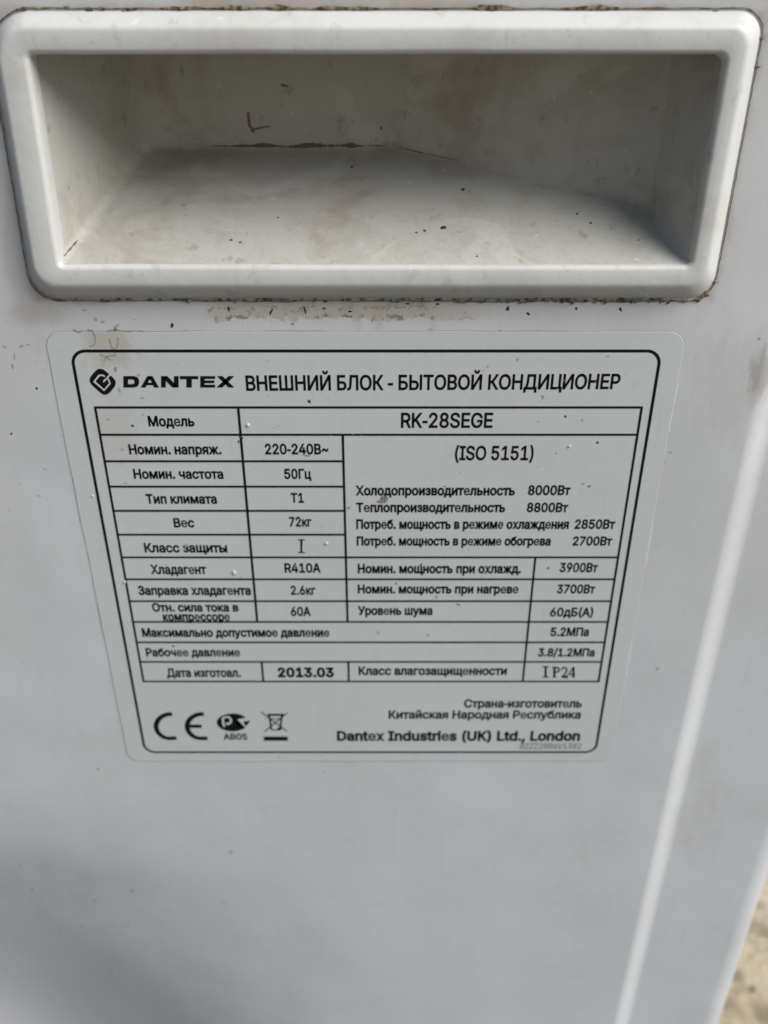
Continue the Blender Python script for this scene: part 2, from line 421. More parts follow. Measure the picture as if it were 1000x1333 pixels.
for i in range(np_ - 1):
    for k in range(m_ - 1): fs.append((i * m_ + k, (i + 1) * m_ + k, (i + 1) * m_ + k + 1, i * m_ + k + 1))
x0_, x1_ = cols[0][0][0], cols[-1][0][0]
K = 14
base_i = len(vs)
for i in range(np_):                          # floor and ceiling grids to the front edge
    fx, fd, fz = cols[i][0]; tx, td, tz = cols[i][-1]; t = i / (np_ - 1)
    gx = min(max(fx, x0_), x1_)
    ex = x0_ + (x1_ - x0_) * (.5 - .5 * math.cos(math.pi * t)) * .35 + (gx) * .65 - x0_ * 0 if False else x0_ + (x1_ - x0_) * t
    for k in range(1, K + 1):
        s_ = k / K; X = fx + (ex - fx) * s_; D = fd + (-.0036 - fd) * s_
        vs.append((X, D, floor_z(D)))
    for k in range(1, K + 1):
        s_ = k / K; X = tx + (ex - tx) * s_; D = td + (-.0036 - td) * s_
        vs.append((X, D, ceil_z(D)))
def fi(i, k): return i * m_ if k == 0 else base_i + i * 2 * K + k - 1
def ci(i, k): return i * m_ + m_ - 1 if k == 0 else base_i + i * 2 * K + K + k - 1
for i in range(np_ - 1):
    for k in range(K):
        fs.append((fi(i, k), fi(i, k + 1), fi(i + 1, k + 1), fi(i + 1, k))); fs.append((ci(i, k), ci(i + 1, k), ci(i + 1, k + 1), ci(i, k + 1)))
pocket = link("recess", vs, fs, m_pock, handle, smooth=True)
pocket.data.set_sharp_from_angle(angle=R(35))

# dirt packed in the seams
def along(ring, f0, f1): k = len(ring); return ring[int(f0 * k):int(f1 * k)]
ring = rrect(*grow(BASE, .0003), RB, m=60)
rn = len(ring)
seam = MB()
def seam_w(i):
    x, z = ring[i % rn]; v = noise.noise(Vector((x * 130, z * 130, 2))) ; v2 = noise.noise(Vector((x * 700, z * 700, 5)))
    wdt = .00014
    if z > H(-.004): wdt = .00025 + .0030 * max(0, v - .02)
    if z < H(-.069): wdt = (.0003 + .0009 * max(0, v + .15)) * (1.4 if x > .02 else .8)
    return max(.0002, wdt * (1 + .8 * v2))
for s_ in range(0, rn, 6):
    idx = list(range(s_, min(s_ + 7, rn + 1)))
    pts = []
    for i in idx:
        x, z = ring[i % rn]; j = .00025 * noise.noise(Vector((x * 500, z * 500, 9))); pts.append((x + j, z + j))
    ws = [seam_w(i) for i in idx]
    seam.ribbon(pts, lambda t, ws=ws: ws[min(len(ws) - 1, int(round(t * (len(ws) - 1))))], -.0002, th=.0003)
seam.build("seam_dirt", m_dirt, handle, kind='stuff', smooth=True)
crumb = MB()
for i in range(150):                          # crumbs clinging under the right half of the frame
    px = random.uniform(560, 915) if i < 95 else random.uniform(90, 560); x, z = onp(px, random.gauss(390.5, 1.6) if px > 560 else random.gauss(389, .8))
    crumb.blob(x, z, random.uniform(.0003, .0009), random.uniform(.00015, .0004), -.0002, random.uniform(-.6, .6), .4, random.uniform(.0002, .0006))
for px, py, r in ((115, 12, 1), (133, 10.5, 1), (162, 14, .8), (170, 11, 1), (30, 11, .8), (48, 10, .7), (88, 9, .8), (233, 11, .7), (930, 14, .6), (640, 13, .6), (988, 49, 1.3), (984, 86, .8), (930, 366, .8)):
    x, z = onp(px, py); crumb.blob(x, z, .0011 * r, .0004 * r, -.0003, 0, .5, .0003)
crumb.build("dirt_crumbs", m_dirt, handle, kind='stuff', smooth=True)
brok = MB()                                   # broken tide line of dried dirt below the frame
for i in range(60):
    t = random.random(); px = 268 + 300 * t; py = 401 - 5 * max(0, (px - 480) / 100) + random.gauss(0, 2.2)
    x, z = onp(px, py); brok.blob(x, z, random.uniform(.0003, .0011), random.uniform(.00012, .0003), -.00002, random.uniform(-.3, .8), .5, .00005)
brok.build("tide_line", m_brn, unit, kind='stuff')

# recess marks
def onfloor(px, py):
    d = ray(px, py); # z = CAMZ + d.z t ; floor: CAMZ-.0606+.4127(y+.004), y = -DIST + d.y t
    t = (-.0606 + .4127 * (-DIST + .004)) / (d.z - .4127 * d.y)
    return Vector((d.x * t, -DIST + d.y * t, CAMZ + d.z * t))
FN = Vector((0, -.4127, 1)).normalized(); FU = Vector((1, 0, 0)); FV = Vector((0, 1, .4127)).normalized()
rd = MB()
for px, py, a, b_ in ((576, 296, 5, 2.5), (552, 300, 2.4, 1.5), (541, 302, 1.8, 1), (457, 217, 1.8, 1.8), (602, 246, 3, 2.5), (460, 208, 1.2, 1.2), (750, 278, 1.8, 1.5), (768, 290, 2, 1.5), (455, 205, 1, 1), (361, 283, 1.5, 1), (300, 312, 2, 1.5), (312, 315, 2.2, 1.2), (620, 333, 1.5, 1), (830, 312, 1.5, 1)):
    P = onfloor(px, py) + FN * .00003; k = P.y + DIST
    rd.blob(0, 0, a * k / F * .9, b_ * k / F * 1.4, 0, 0, .3, .0001, frame=(P, FU, FV, FN))
rd.build("recess_specks", m_spk, handle, kind='stuff')
rc = MB()                                     # shadow line painted along the crease of floor and back wall, plus brown dirt
def crease(pts, nx, nd, w0, w1):               # a thin dark line following the moulded crease
    n_c = len(pts); vs_, fs_ = [], []
    for i, (x, d) in enumerate(pts):
        t = i / (n_c - 1); e = min(1, t * 5, (1 - t) * 5)
        wv = (w0 + (w1 - w0) * t) * e * max(.1, 1 + 1.6 * noise.noise(Vector((x * 210, d * 210, 3))) + .8 * noise.noise(Vector((x * 900, d * 900, 7))))
        am = 42 + 10 * noise.noise(Vector((x * 120, 5, 3)))
        for k in (-1, 0, 1):
            a = R(am + k * wv); off, up = (rf - .00008) * (1 - math.sin(a)) + .00008, (rf - .00008) * (1 - math.cos(a)) + .00008
            vs_.append((x + nx * off, d + nd * off, floor_z(d + nd * off) + up))
    for i in range(n_c - 1):
        for k in (0, 1): fs_.append((3 * i + k, 3 * i + k + 1, 3 * i + k + 4, 3 * i + k + 3))
    rc.add(vs_, fs_)
crease([(-.054 + .0545 * i / 160, .0500) for i in range(161)], 0, -1, 7, 13)
crease([(.0040 + .020 * i / 120, .050 - .0014 * .383 - .00766 * i / 120) for i in range(121)], -.358, -.934, 8, 1)
for px, py in ((84, 334), (90, 327), (97, 319)):
    P = onfloor(px, py) + FN * .0006; rc.blob(0, 0, .0004, .0018, 0, 0, .4, .0002, frame=(P, Vector((1, .0, 0)), Vector((.3, 1, .4)).normalized(), FN))
rc.build("crease_shadow_dirt", m_crease, handle, kind='stuff', smooth=True)
mk = MB()
for ln in ([(322, 146), (323, 156), (324, 164), (329, 168), (338, 166), (350, 164)], [(326, 169), (331, 172)], [(365, 15 + 95), (375, 112)], [(494, 165), (497, 168)]):
    mk.ribbon([onp(a, b_, .0498) for a, b_ in ln], lambda t: .0009 - .0006 * t, .0498)
mk.build("scratch_marks", m_mar, handle, kind='stuff')

# ---------------------------------------------------------------- rating label
LY = -.00022
LZ1, LZ0 = onp(500, 431)[1], onp(500, 990)[1]
LX0, LX1 = onp(62, 455)[0], onp(886, 455)[0]
LX0 = (onp(62, 460)[0] + onp(107, 700)[0] + onp(165, 975)[0]) / 3
LX1 = (onp(887, 460)[0] + onp(866, 590)[0]) / 2
lr = rrect(LX0, LX1, LZ0, LZ1, (.0048,) * 4, m=30)
ln_ = len(lr)
lrw = [(x + .00025 * noise.noise(Vector((x * 90, z * 90, 0))), z + .0002 * noise.noise(Vector((x * 90, z * 90, 7)))) for x, z in lr]
inner = [(x + (.0 if False else 0), z) for x, z in lrw]
ct = (sum(p[0] for p in lrw) / ln_, sum(p[1] for p in lrw) / ln_)
ins = [(ct[0] + (x - ct[0]) * .9985, ct[1] + (z - ct[1]) * .998) for x, z in lrw]
vs = [(x, -.00001, z) for x, z in lrw] + [(x, LY * .7, z) for x, z in lrw] + [(x, LY, z) for x, z in ins]
fs = [(k * ln_ + i, k * ln_ + (i + 1) % ln_, (k + 1) * ln_ + (i + 1) % ln_, (k + 1) * ln_ + i) for k in (0, 1) for i in range(ln_)]
fs.append(tuple(range(2 * ln_, 3 * ln_)))
label = link("rating_label", vs, fs, m_label, unit)
label['label'] = 'pale sticker printed in black with technical data table'
ed = MB()                                     # thin dirty rim round the sticker, broken here and there
for s_ in range(0, ln_, 3):
    x, z = lrw[s_]
    v = noise.noise(Vector((x * 45, z * 45, 4)))
    top = z > LZ1 - .004
    if not top and v < -.12: continue
    idx = [(s_ + k) % ln_ for k in range(4)]
    wdt = (.00030 if top else .00022) * (1 + .8 * v)
    ed.ribbon([lrw[i] for i in idx], max(.0001, wdt), -.00008, th=.00005)
ed.build("label_edge_dirt", m_film, label, kind='stuff')

PY = LY - .00004                              # print sits on the film
def px_m(py): d = ray(499, py); return (DIST / d.y) / F      # metres per photo pixel across, at that row
def stroke_obj(name, lines, m=None, y=PY, closed=False, lab=None):
    b = MB()
    for pts, wdt in lines: b.ribbon(pts, wdt, y, closed)
    return b.build(name, m or m_ink, label, label=lab)
bx0 = (onp(97, 485)[0] + onp(186, 965)[0]) / 2; bx1 = (onp(857.5, 485)[0] + onp(774, 965)[0]) / 2
br = rrect(bx0, bx1, onp(500, 978)[1], onp(500, 456)[1], (.0040,) * 4, m=4)
b = MB(); b.ribbon(br, .00090, PY, True); b.build("border_line", m_ink, label)
tx0 = (onp(123, 529)[0] + onp(186.5, 886)[0]) / 2; tx1 = (onp(834, 529)[0] + onp(778.5, 886)[0]) / 2
c2, c3, c4 = onp(309, 530)[0] * .5 + onp(334.5, 808)[0] * .5, onp(445, 566)[0] * .5 + onp(452, 808)[0] * .5, (onp(695, 724)[0] + onp(680.5, 886)[0]) / 2
rz = {k: onp(499, k)[1] for k in (529.5, 565, 599.5, 632.5, 664, 695, 724.5, 753, 781.5, 808.5, 835, 860.5, 886)}
TW = .00074
def hline(x0, x1, py, w_=TW): stroke_obj("table_line", [([(x0, rz[py]), (x1, rz[py])], w_)])
def vline(x, p0, p1, w_=TW, dx=0): stroke_obj("table_line", [([(x, rz[p0]), (x + dx, rz[p1])], w_)], y=PY - .00001)
hline(tx0 - TW / 2, tx1 + TW / 2, 529.5)
hline(tx0, tx1, 565)
for k in (599.5, 632.5, 664, 695): hline(tx0, c3, k)
for k in (724.5, 753, 781.5, 808.5, 835, 860.5): hline(tx0, tx1, k)
hline(tx0 - TW / 2, tx1 + TW / 2, 886)
vline(tx0, 529.5, 886); vline(tx1, 529.5, 886); vline(c2, 529.5, 808.5, .00078); vline(c3, 565, 808.5, .00074)
vline(c4, 724.5, 886, .0007); vline(onp(341, 873)[0], 860.5, 886, .0007); vline(onp(453, 873)[0], 860.5, 886, .0007)

# letter outlines: advance, closed contours (clockwise outside, counter-clockwise holes), units 1/1000
GLYPHS = {
 ' ': (188, ()),
 '(': (273, ("89 207 101 324 132 441 177 539 236 539 191 428 161 313 151 207 160 115 188 16 236 -96 177 -96 139 -21 111 55 95 131",)),
 ')': (273, ("37 -96 86 18 113 116 122 207 112 313 82 428 37 539 97 539 142 441 173 323 184 207 178 130 161 53 134 -22 97 -96",)),
 ',': (188, ("38 -119 68 71 137 71 84 -119",)),
 '-': (237, ("205 222 205 166 32 166 32 222",)),
 '.': (188, ("95 -4 78 -1 63 9 53 24 50 41 53 59 63 73 78 83 95 87 113 83 128 73 138 59 141 41 138 24 128 9 113 -1",)),
 '/': (249, ("235 533 71 -76 14 -76 178 533",)),
 '0': (453, ("227 -7 174 1 130 24 95 62 69 113 53 178 48 254 53 330 69 395 95 447 130 484 174 508 227 516 279 508 323 484 358 447 384 395 400 330 405 254 400 178 384 113 359 62 323 24 279 1","227 50 261 56 290 74 313 103 330 144 340 194 344 254 340 314 330 365 313 405 290 435 261 453 227 460 192 453 163 435 140 405 123 365 113 314 109 254 113 194 123 144 140 103 163 74 192 56",)),
 '1': (453, ("76 0 76 55 391 55 391 0","276 509 276 0 212 0 212 448 209 448 86 358 86 427 198 509",)),
 '2': (453, ("64 0 64 47 234 229 282 282 311 327 320 371 317 397 308 419 293 436 273 449 224 460 196 457 172 447 153 433 139 413 130 390 127 362 66 362 71 405 86 442 111 473 143 496 182 511 225 516 268 511 306 497 337 474 361 445 376 411 381 372 371 318 336 259 267 180 153 60 153 57 389 57 389 0",)),
 '3': (453, ("218 -7 173 -3 133 10 98 30 70 57 52 91 44 132 109 132 115 107 126 87 144 71 165 59 219 50 275 61 297 74 315 93 325 116 329 145 326 172 316 196 299 217 275 234 242 244 201 248 157 248 157 299 288 448 288 452 70 452 70 509 372 509 372 461 211 278 211 289 264 288 308 276 344 253 371 222 387 186 393 145 387 103 370 66 344 36 309 12 266 -2",)),
 '4': (453, ("40 105 40 158 247 509 311 509 109 166 109 163 413 163 413 105","282 0 282 121 282 146 282 318 343 318 343 0",)),
 '5': (453, ("221 -7 178 -2 140 11 108 32 83 60 66 93 60 130 122 130 127 108 138 89 173 60 221 50 250 53 276 64 298 82 314 104 324 131 328 162 324 193 314 221 297 244 275 262 248 273 218 277 167 268 128 246 67 253 96 509 366 509 366 452 151 452 134 301 136 301 178 325 229 334 263 330 294 321 321 306 345 285 364 260 379 231 388 199 391 163 385 117 369 76 343 41 309 15 268 -1",)),
 '6': (453, ("226 -7 182 -1 142 15 109 40 84 74 69 115 64 162 68 199 80 239 137 340 252 509 322 509 151 261 145 261 165 288 196 307 235 314 278 309 316 295 346 271 370 240 384 201 389 157 384 112 368 73 343 39 310 14 271 -2","226 48 254 52 279 63 299 79 314 101 324 128 327 157 324 187 314 213 299 235 279 251 254 262 226 265 198 262 174 252 153 235 138 214 128 188 125 158 128 128 138 102 153 79 174 63 198 52",)),
 '7': (453, ("97 0 323 448 323 452 62 452 62 509 391 509 391 449 165 0",)),
 '8': (453, ("226 -7 178 -2 136 11 101 33 74 62 57 96 52 135 55 166 65 195 81 220 101 241 125 256 153 265 153 267 119 282 93 308 76 342 70 380 75 417 90 450 114 477 146 498 184 511 226 516 269 511 306 498 337 477 361 450 377 417 382 380 376 342 359 308 333 282 300 267 300 265 327 256 351 241 372 220 387 195 397 166 401 135 395 96 378 62 352 33 317 11 275 -2","226 49 258 52 285 60 307 74 323 91 333 113 337 139 333 165 322 189 305 208 283 223 256 232 226 235 196 232 169 223 147 208 130 189 119 165 115 139 119 113 129 91 145 74 167 60 195 52","226 290 274 300 293 313 307 330 316 351 319 376 316 399 308 420 294 437 275 449 226 460 177 449 159 437 145 420 136 399 133 376 136 351 145 330 159 313 178 300",)),
 '9': (453, ("226 516 271 510 310 494 343 468 368 434 384 393 389 347 385 309 373 270 315 168 200 0 130 0 301 248 307 248 287 221 257 202 218 195 175 199 137 214 106 237 83 269 68 307 64 352 69 397 85 436 110 469 143 494 182 510","226 460 199 457 174 446 154 429 138 407 129 381 125 352 129 322 138 295 154 274 174 257 199 247 226 243 254 247 279 257 299 273 314 295 324 321 327 350 324 381 314 407 299 429 279 446 254 457",)),
 'A': (480, ("16 0 201 509 276 509 463 0 395 0 287 302 264 372 232 478 245 478 213 371 191 302 85 0","110 142 110 199 370 199 370 142",)),
 'B': (456, ("60 0 60 509 241 509 289 504 329 491 359 469 381 442 394 410 398 374 395 344 387 320 356 286 315 267 315 262 339 257 363 245 385 227 402 203 414 173 418 136 413 100 400 67 377 39 344 18 301 4 247 0","125 57 245 57 296 63 330 80 349 105 355 137 352 161 342 184 327 203 306 218 279 228 248 231 125 231","125 285 238 285 288 296 308 309 323 326 333 348 336 372 330 403 313 429 283 446 240 452 125 452",)),
 'D': (502, ("219 0 96 0 96 57 215 57 272 63 318 81 354 110 379 149 394 198 399 255 394 312 379 361 354 399 320 428 275 446 221 452 93 452 93 509 225 509 294 501 353 478 399 441 433 391 455 329 462 255 455 181 433 119 398 68 351 31 291 8","125 509 125 0 60 0 60 509",)),
 'E': (419, ("60 0 60 509 372 509 372 452 125 452 125 286 355 286 355 229 125 229 125 57 375 57 375 0",)),
 'G': (520, ("269 -7 205 1 149 25 104 64 69 116 47 179 40 254 47 329 69 393 103 445 149 484 203 508 265 516 304 513 340 504 374 489 403 469 429 445 449 416 465 384 474 349 408 349 387 393 356 427 315 448 265 456 222 450 183 432 150 404 125 364 109 314 103 254 109 194 125 145 151 105 184 76 224 59 269 53 309 57 345 71 374 93 396 123 410 160 415 202 434 199 283 199 283 256 478 256 478 200 471 141 451 91 419 50 377 19 326 0",)),
 'I': (300, ("31 0 31 57 118 57 118 452 31 452 31 509 269 509 269 452 183 452 183 57 269 57 269 0",)),
 'K': (467, ("104 145 104 216 139 261 174 303 212 344 364 509 448 509 231 276 228 276","60 0 60 509 125 509 125 334 124 225 125 193 125 0","372 0 188 259 228 309 449 0",)),
 'L': (393, ("60 0 60 509 125 509 125 57 361 57 361 0",)),
 'O': (533, ("267 -7 205 1 150 25 105 63 70 115 48 179 40 254 48 329 70 393 105 445 150 484 205 508 267 516 329 508 384 484 429 445 464 393 486 329 493 254 486 179 464 115 429 63 384 25 329 1","267 53 310 59 349 76 383 105 408 144 425 194 430 254 425 314 408 365 383 404 349 433 310 450 267 456 223 450 184 433 151 404 125 364 109 314 103 254 109 194 125 144 151 105 184 76 223 59",)),
 'R': (449, ("60 0 60 509 236 509 290 504 333 489 367 465 390 433 405 395 409 352 405 309 390 271 367 240 333 217 289 203 236 198 96 198 96 255 234 255 269 258 298 267 319 281 334 300 342 324 345 352 342 380 334 405 319 425 298 440 269 449 233 452 125 452 125 0","353 0 230 229 303 229 428 0",)),
 'S': (447, ("224 -9 172 -4 128 9 91 31 64 60 46 96 38 137 104 137 110 110 123 88 142 71 166 59 224 49 257 52 286 60 311 74 329 92 341 114 346 139 342 161 332 179 296 205 245 222 184 239 128 260 86 289 60 326 52 372 58 413 75 448 102 476 138 498 180 511 227 516 275 511 316 498 351 476 377 449 394 415 401 378 337 378 326 412 302 437 267 453 225 459 194 456 167 448 145 435 129 418 118 398 115 376 119 352 131 334 169 308 212 293 264 279 312 264 359 238 395 198 405 171 408 139 403 99 386 64 360 34 323 11 278 -4",)),
 'U': (517, ("259 -8 203 -2 154 15 114 43 85 80 66 124 60 173 60 509 124 509 124 178 128 144 141 113 160 87 187 68 220 56 259 52 298 56 331 68 357 87 377 113 389 144 393 178 393 509 457 509 457 173 451 124 433 80 403 43 363 15 315 -2",)),
 'V': (480, ("204 0 16 509 84 509 192 206 215 137 248 31 235 31 267 138 290 206 395 509 463 509 278 0",)),
 'Z': (438, ("42 0 42 46 273 385 306 431 341 476 348 454 285 452 223 452 40 452 40 509 397 509 397 462 169 129 134 81 97 33 90 54 152 57 214 57 399 57 399 0",)),
 'a': (389, ("160 -9 126 -5 94 5 68 22 48 45 35 73 30 108 34 138 43 161 58 179 78 193 125 211 178 220 234 227 265 235 273 243 276 255 276 257 267 297 240 322 196 331 149 322 118 301 100 274 41 291 57 322 79 346 104 364 133 375 194 384 239 379 286 360 306 343 322 320 333 290 337 251 337 0 277 0 277 52 272 52 252 25 215 1","170 45 202 49 228 59 248 74 263 93 272 115 276 138 276 190 259 182 231 176 200 171 175 168 134 159 103 139 95 124 92 105 102 72 130 52",)),
 'd': (424, ("195 -8 151 -2 111 16 79 45 55 84 39 133 34 189 39 245 55 293 79 332 112 361 151 378 196 384 228 381 253 373 287 346 306 319 311 319 311 509 372 509 372 0 313 0 313 59 307 59 287 31 252 4 227 -5","205 47 236 51 263 65 284 86 299 115 309 150 312 189 309 229 300 263 284 291 263 312 237 325 205 330 172 325 145 311 124 290 108 261 99 227 96 189 99 151 109 117 124 88 145 66 172 51",)),
 'e': (404, ("212 -8 161 -2 117 16 82 46 56 85 40 132 34 187 39 242 55 290 81 329 115 359 157 378 205 384 266 374 294 361 319 341 341 315 357 282 368 242 371 194 371 169 75 169 75 221 338 221 310 202 307 237 298 269 283 294 263 314 237 326 205 330 173 326 146 313 125 294 109 270 99 241 96 211 96 178 100 139 110 106 128 80 151 61 179 50 212 46 254 53 285 73 306 105 365 91 353 63 335 39 311 19 283 4 249 -5",)),
 'i': (167, ("53 0 53 379 114 379 114 0","84 443 67 446 54 455 44 468 41 483 44 499 54 512 67 521 84 524 100 521 114 512 123 499 126 483 123 468 114 455 100 446",)),
 'n': (410, ("114 227 114 0 53 0 53 379 112 379 112 287 102 287 124 332 152 362 187 379 227 384 264 380 295 369 321 349 341 321 353 285 357 240 357 0 296 0 296 235 290 275 273 304 246 323 210 329 184 326 161 317 141 303 126 283 117 257",)),
 'o': (415, ("207 -8 159 -2 117 16 82 46 56 85 40 133 34 187 40 243 56 291 82 330 117 360 159 378 207 384 256 378 299 360 333 330 359 291 376 243 381 187 376 133 359 85 333 46 299 16 256 -2","207 46 242 51 270 66 292 89 307 117 316 151 319 187 316 224 307 258 292 287 270 310 242 325 207 330 173 325 145 310 124 287 108 258 99 224 96 187 99 151 108 117 124 89 145 66 173 51",)),
 'r': (259, ("53 0 53 379 112 379 112 321 115 321 130 347 152 367 181 380 213 385 229 384 243 384 243 322 230 324 207 326 182 323 159 315 140 301 126 284 117 262 114 237 114 0",)),
 's': (365, ("182 -8 145 -5 112 3 84 18 62 38 45 63 36 94 94 107 105 79 124 60 150 49 181 45 217 50 244 62 262 81 268 103 265 121 254 136 237 147 212 155 149 170 104 186 72 208 53 237 47 274 51 305 65 332 87 354 115 370 149 381 187 384 223 381 254 372 279 358 299 339 324 290 268 277 258 298 243 316 219 328 187 333 156 329 131 317 114 299 109 277 112 258 124 243 172 223 229 209 275 194 306 171 325 142 331 107 326 75 312 47 290 24 260 6 223 -5",)),
 't': (227, ("204 379 204 327 6 327 6 379","65 471 126 471 126 98 128 76 136 61 150 53 170 50 185 51 202 54 213 2 192 -3 168 -4 125 2 92 21 72 52 65 93",)),
 'u': (410, ("182 -5 146 -1 115 11 89 31 69 59 57 95 53 139 53 379 114 379 114 144 119 105 137 75 164 56 200 50 226 53 249 62 268 77 283 97 293 122 296 153 296 379 357 379 357 0 298 0 298 92 307 92 286 47 257 17 222 0",)),
 'x': (379, ("21 0 171 218 171 171 29 379 100 379 147 306 179 253 207 206 175 206 202 253 233 306 282 379 352 379 209 169 209 214 358 0 287 0 231 85 200 136 173 182 205 182 178 136 148 85 91 0",)),
 '~': (453, ("52 150 55 188 66 218 82 240 103 255 151 266 197 256 246 221 275 198 299 192 318 196 332 207 341 226 344 253 400 253 397 215 386 185 370 163 349 148 301 137 254 148 207 182 177 204 154 210 136 207 121 196 111 178 108 150",)),
 'А': (480, ("16 0 201 509 276 509 463 0 395 0 287 302 264 372 232 478 245 478 213 371 191 302 85 0","110 142 110 199 370 199 370 142",)),
 'Б': (449, ("60 0 60 509 364 509 364 452 125 452 125 295 242 295 290 291 332 278 365 256 390 228 406 192 411 151 406 108 390 71 365 41 332 18 290 5 242 0","125 56 240 56 286 63 320 81 340 111 347 151 340 188 320 216 286 233 240 239 125 239",)),
 'В': (456, ("60 0 60 509 241 509 289 504 329 491 359 469 381 442 394 410 398 374 395 344 387 320 356 286 315 267 315 262 339 257 363 245 385 227 402 203 414 173 418 136 413 100 400 67 377 39 344 18 301 4 247 0","125 57 245 57 296 63 330 80 349 105 355 137 352 161 342 184 327 203 306 218 279 228 248 231 125 231","125 285 238 285 288 296 308 309 323 326 333 348 336 372 330 403 313 429 283 446 240 452 125 452",)),
 'Г': (401, ("370 509 370 452 125 452 125 0 60 0 60 509",)),
 'Д': (569, ("32 -109 32 57 73 57 97 86 117 132 133 199 145 294 162 509 480 509 480 57 537 57 537 -109 475 -109 475 0 94 0 94 -109","147 57 416 57 416 452 221 452 208 294 196 194 176 111 163 80",)),
 'Е': (419, ("60 0 60 509 372 509 372 452 125 452 125 286 355 286 355 229 125 229 125 57 375 57 375 0",)),
 'З': (431, ("216 -7 169 -2 127 11 92 31 66 59 48 93 42 132 107 132 112 108 123 88 140 71 161 60 215 50 246 53 272 61 295 74 312 92 323 114 326 139 323 165 312 188 295 207 272 221 242 230 207 233 166 233 166 289 207 289 260 299 281 312 296 329 305 351 309 375 306 399 297 420 284 437 265 449 216 460 167 450 130 422 119 402 115 378 53 378 59 417 76 450 102 478 135 498 174 511 217 516 262 511 300 497 330 475 353 446 367 414 372 378 366 339 349 306 322 280 287 264 287 260 317 252 342 238 363 219 378 196 387 169 390 139 384 99 367 64 341 35 306 12 264 -2",)),
 'И': (523, ("463 0 398 0 398 291 399 328 402 384 404 454 416 452 376 381 346 331 321 290 137 0 60 0 60 509 125 509 125 195 124 157 123 108 118 54 110 55 136 107 161 151 180 183 388 509 463 509",)),
 'Й': (523, ("463 0 398 0 398 291 399 328 402 384 404 454 416 452 376 381 346 331 321 290 137 0 60 0 60 509 125 509 125 195 124 157 123 108 118 54 110 55 136 107 161 151 180 183 388 509 463 509","262 562 236 566 212 575 192 590 177 610 167 633 164 659 208 659 212 637 223 621 241 609 262 606 284 609 301 621 312 637 316 659 361 659 358 633 348 610 333 590 313 575 289 566",)),
 'К': (467, ("60 0 60 509 125 509 125 287 196 287 362 509 440 509 251 262 449 0 371 0 199 231 125 231 125 0",)),
 'Л': (520, ("32 0 32 57 45 57 84 66 97 80 107 103 119 181 146 509 460 509 460 0 395 0 395 452 205 452 182 175 170 97 147 42 131 24 109 10 83 3 51 0",)),
 'М': (628, ("60 0 60 509 152 509 277 187 287 159 299 123 311 84 322 49 307 49 318 83 330 121 342 158 352 187 476 509 568 509 568 0 504 0 504 291 504 327 505 369 506 413 507 457 513 457 498 409 482 363 467 322 456 291 342 0 286 0 170 291 159 321 145 361 129 408 112 457 119 457 120 416 121 372 122 328 122 291 122 0",)),
 'Н': (517, ("60 0 60 509 125 509 125 289 392 289 392 509 457 509 457 0 392 0 392 232 125 232 125 0",)),
 'О': (533, ("267 -7 205 1 150 25 105 63 70 115 48 179 40 254 48 329 70 393 105 445 150 484 205 508 267 516 329 508 384 484 429 445 464 393 486 329 493 254 486 179 464 115 429 63 384 25 329 1","267 53 310 59 349 76 383 105 408 144 425 194 430 254 425 314 408 365 383 404 349 433 310 450 267 456 223 450 184 433 151 404 125 364 109 314 103 254 109 194 125 144 151 105 184 76 223 59",)),
 'П': (517, ("457 509 457 0 392 0 392 452 125 452 125 0 60 0 60 509",)),
 'Р': (445, ("60 0 60 509 235 509 289 503 332 487 366 462 390 430 404 391 409 348 404 304 390 265 366 233 332 207 289 191 235 186 109 186 109 242 233 242 269 246 297 256 318 272 333 294 342 319 344 348 342 376 333 402 318 423 297 439 268 449 232 452 125 452 125 0",)),
 'С': (510, ("267 -7 205 1 150 25 104 63 70 115 48 179 40 254 48 329 70 393 104 445 150 484 205 508 267 516 340 504 373 490 402 471 427 447 448 418 463 385 473 348 408 348 389 395 357 428 315 449 267 456 223 450 184 432 150 403 125 364 109 314 103 254 109 194 125 145 151 105 184 76 223 59 267 53 315 60 357 81 389 114 408 160 473 160 463 124 448 91 428 62 402 38 373 19 341 5 305 -4",)),
 'Т': (449, ("32 452 32 509 417 509 417 452 257 452 257 0 193 0 193 452",)),
 'У': (437, ("87 0 87 57 122 57 163 65 176 76 185 92 195 116 16 509 87 509 154 357 185 282 209 215 232 149 214 149 248 245 290 357 351 509 420 509 244 84 220 40 204 24 184 11 156 3 121 0",)),
 'Х': (474, ("18 0 217 284 217 236 29 509 104 509 178 400 204 361 223 329 243 292 232 292 252 329 272 361 298 400 374 509 446 509 259 239 259 287 456 0 382 0 292 129 268 165 250 195 230 231 244 231 225 196 206 166 182 129 91 0",)),
 'Ц': (502, ("442 0 60 0 60 509 125 509 125 57 378 57 378 509 442 509","430 -109 430 0 405 0 405 56 492 56 491 -109",)),
 'Ш': (666, ("60 509 125 509 125 57 301 57 301 509 365 509 365 57 542 57 542 509 606 509 606 0 60 0",)),
 'Ы': (612, ("108 308 246 308 295 303 337 289 371 267 397 237 412 200 418 157 412 112 397 73 372 42 337 19 295 5 246 0 60 0 60 509 125 509 125 56 246 56 290 63 325 83 346 115 354 157 350 184 340 207 324 226 303 240 277 248 246 251 108 251","552 509 552 0 487 0 487 509",)),
 'а': (389, ("160 -9 126 -5 94 5 68 22 48 45 35 73 30 108 34 138 43 161 58 179 78 193 125 211 178 220 234 227 265 235 273 243 276 255 276 257 267 297 240 322 196 331 149 322 118 301 100 274 41 291 57 322 79 346 104 364 133 375 194 384 239 379 286 360 306 343 322 320 333 290 337 251 337 0 277 0 277 52 272 52 252 25 215 1","170 45 202 49 228 59 248 74 263 93 272 115 276 138 276 190 259 182 231 176 200 171 175 168 134 159 103 139 95 124 92 105 102 72 130 52",)),
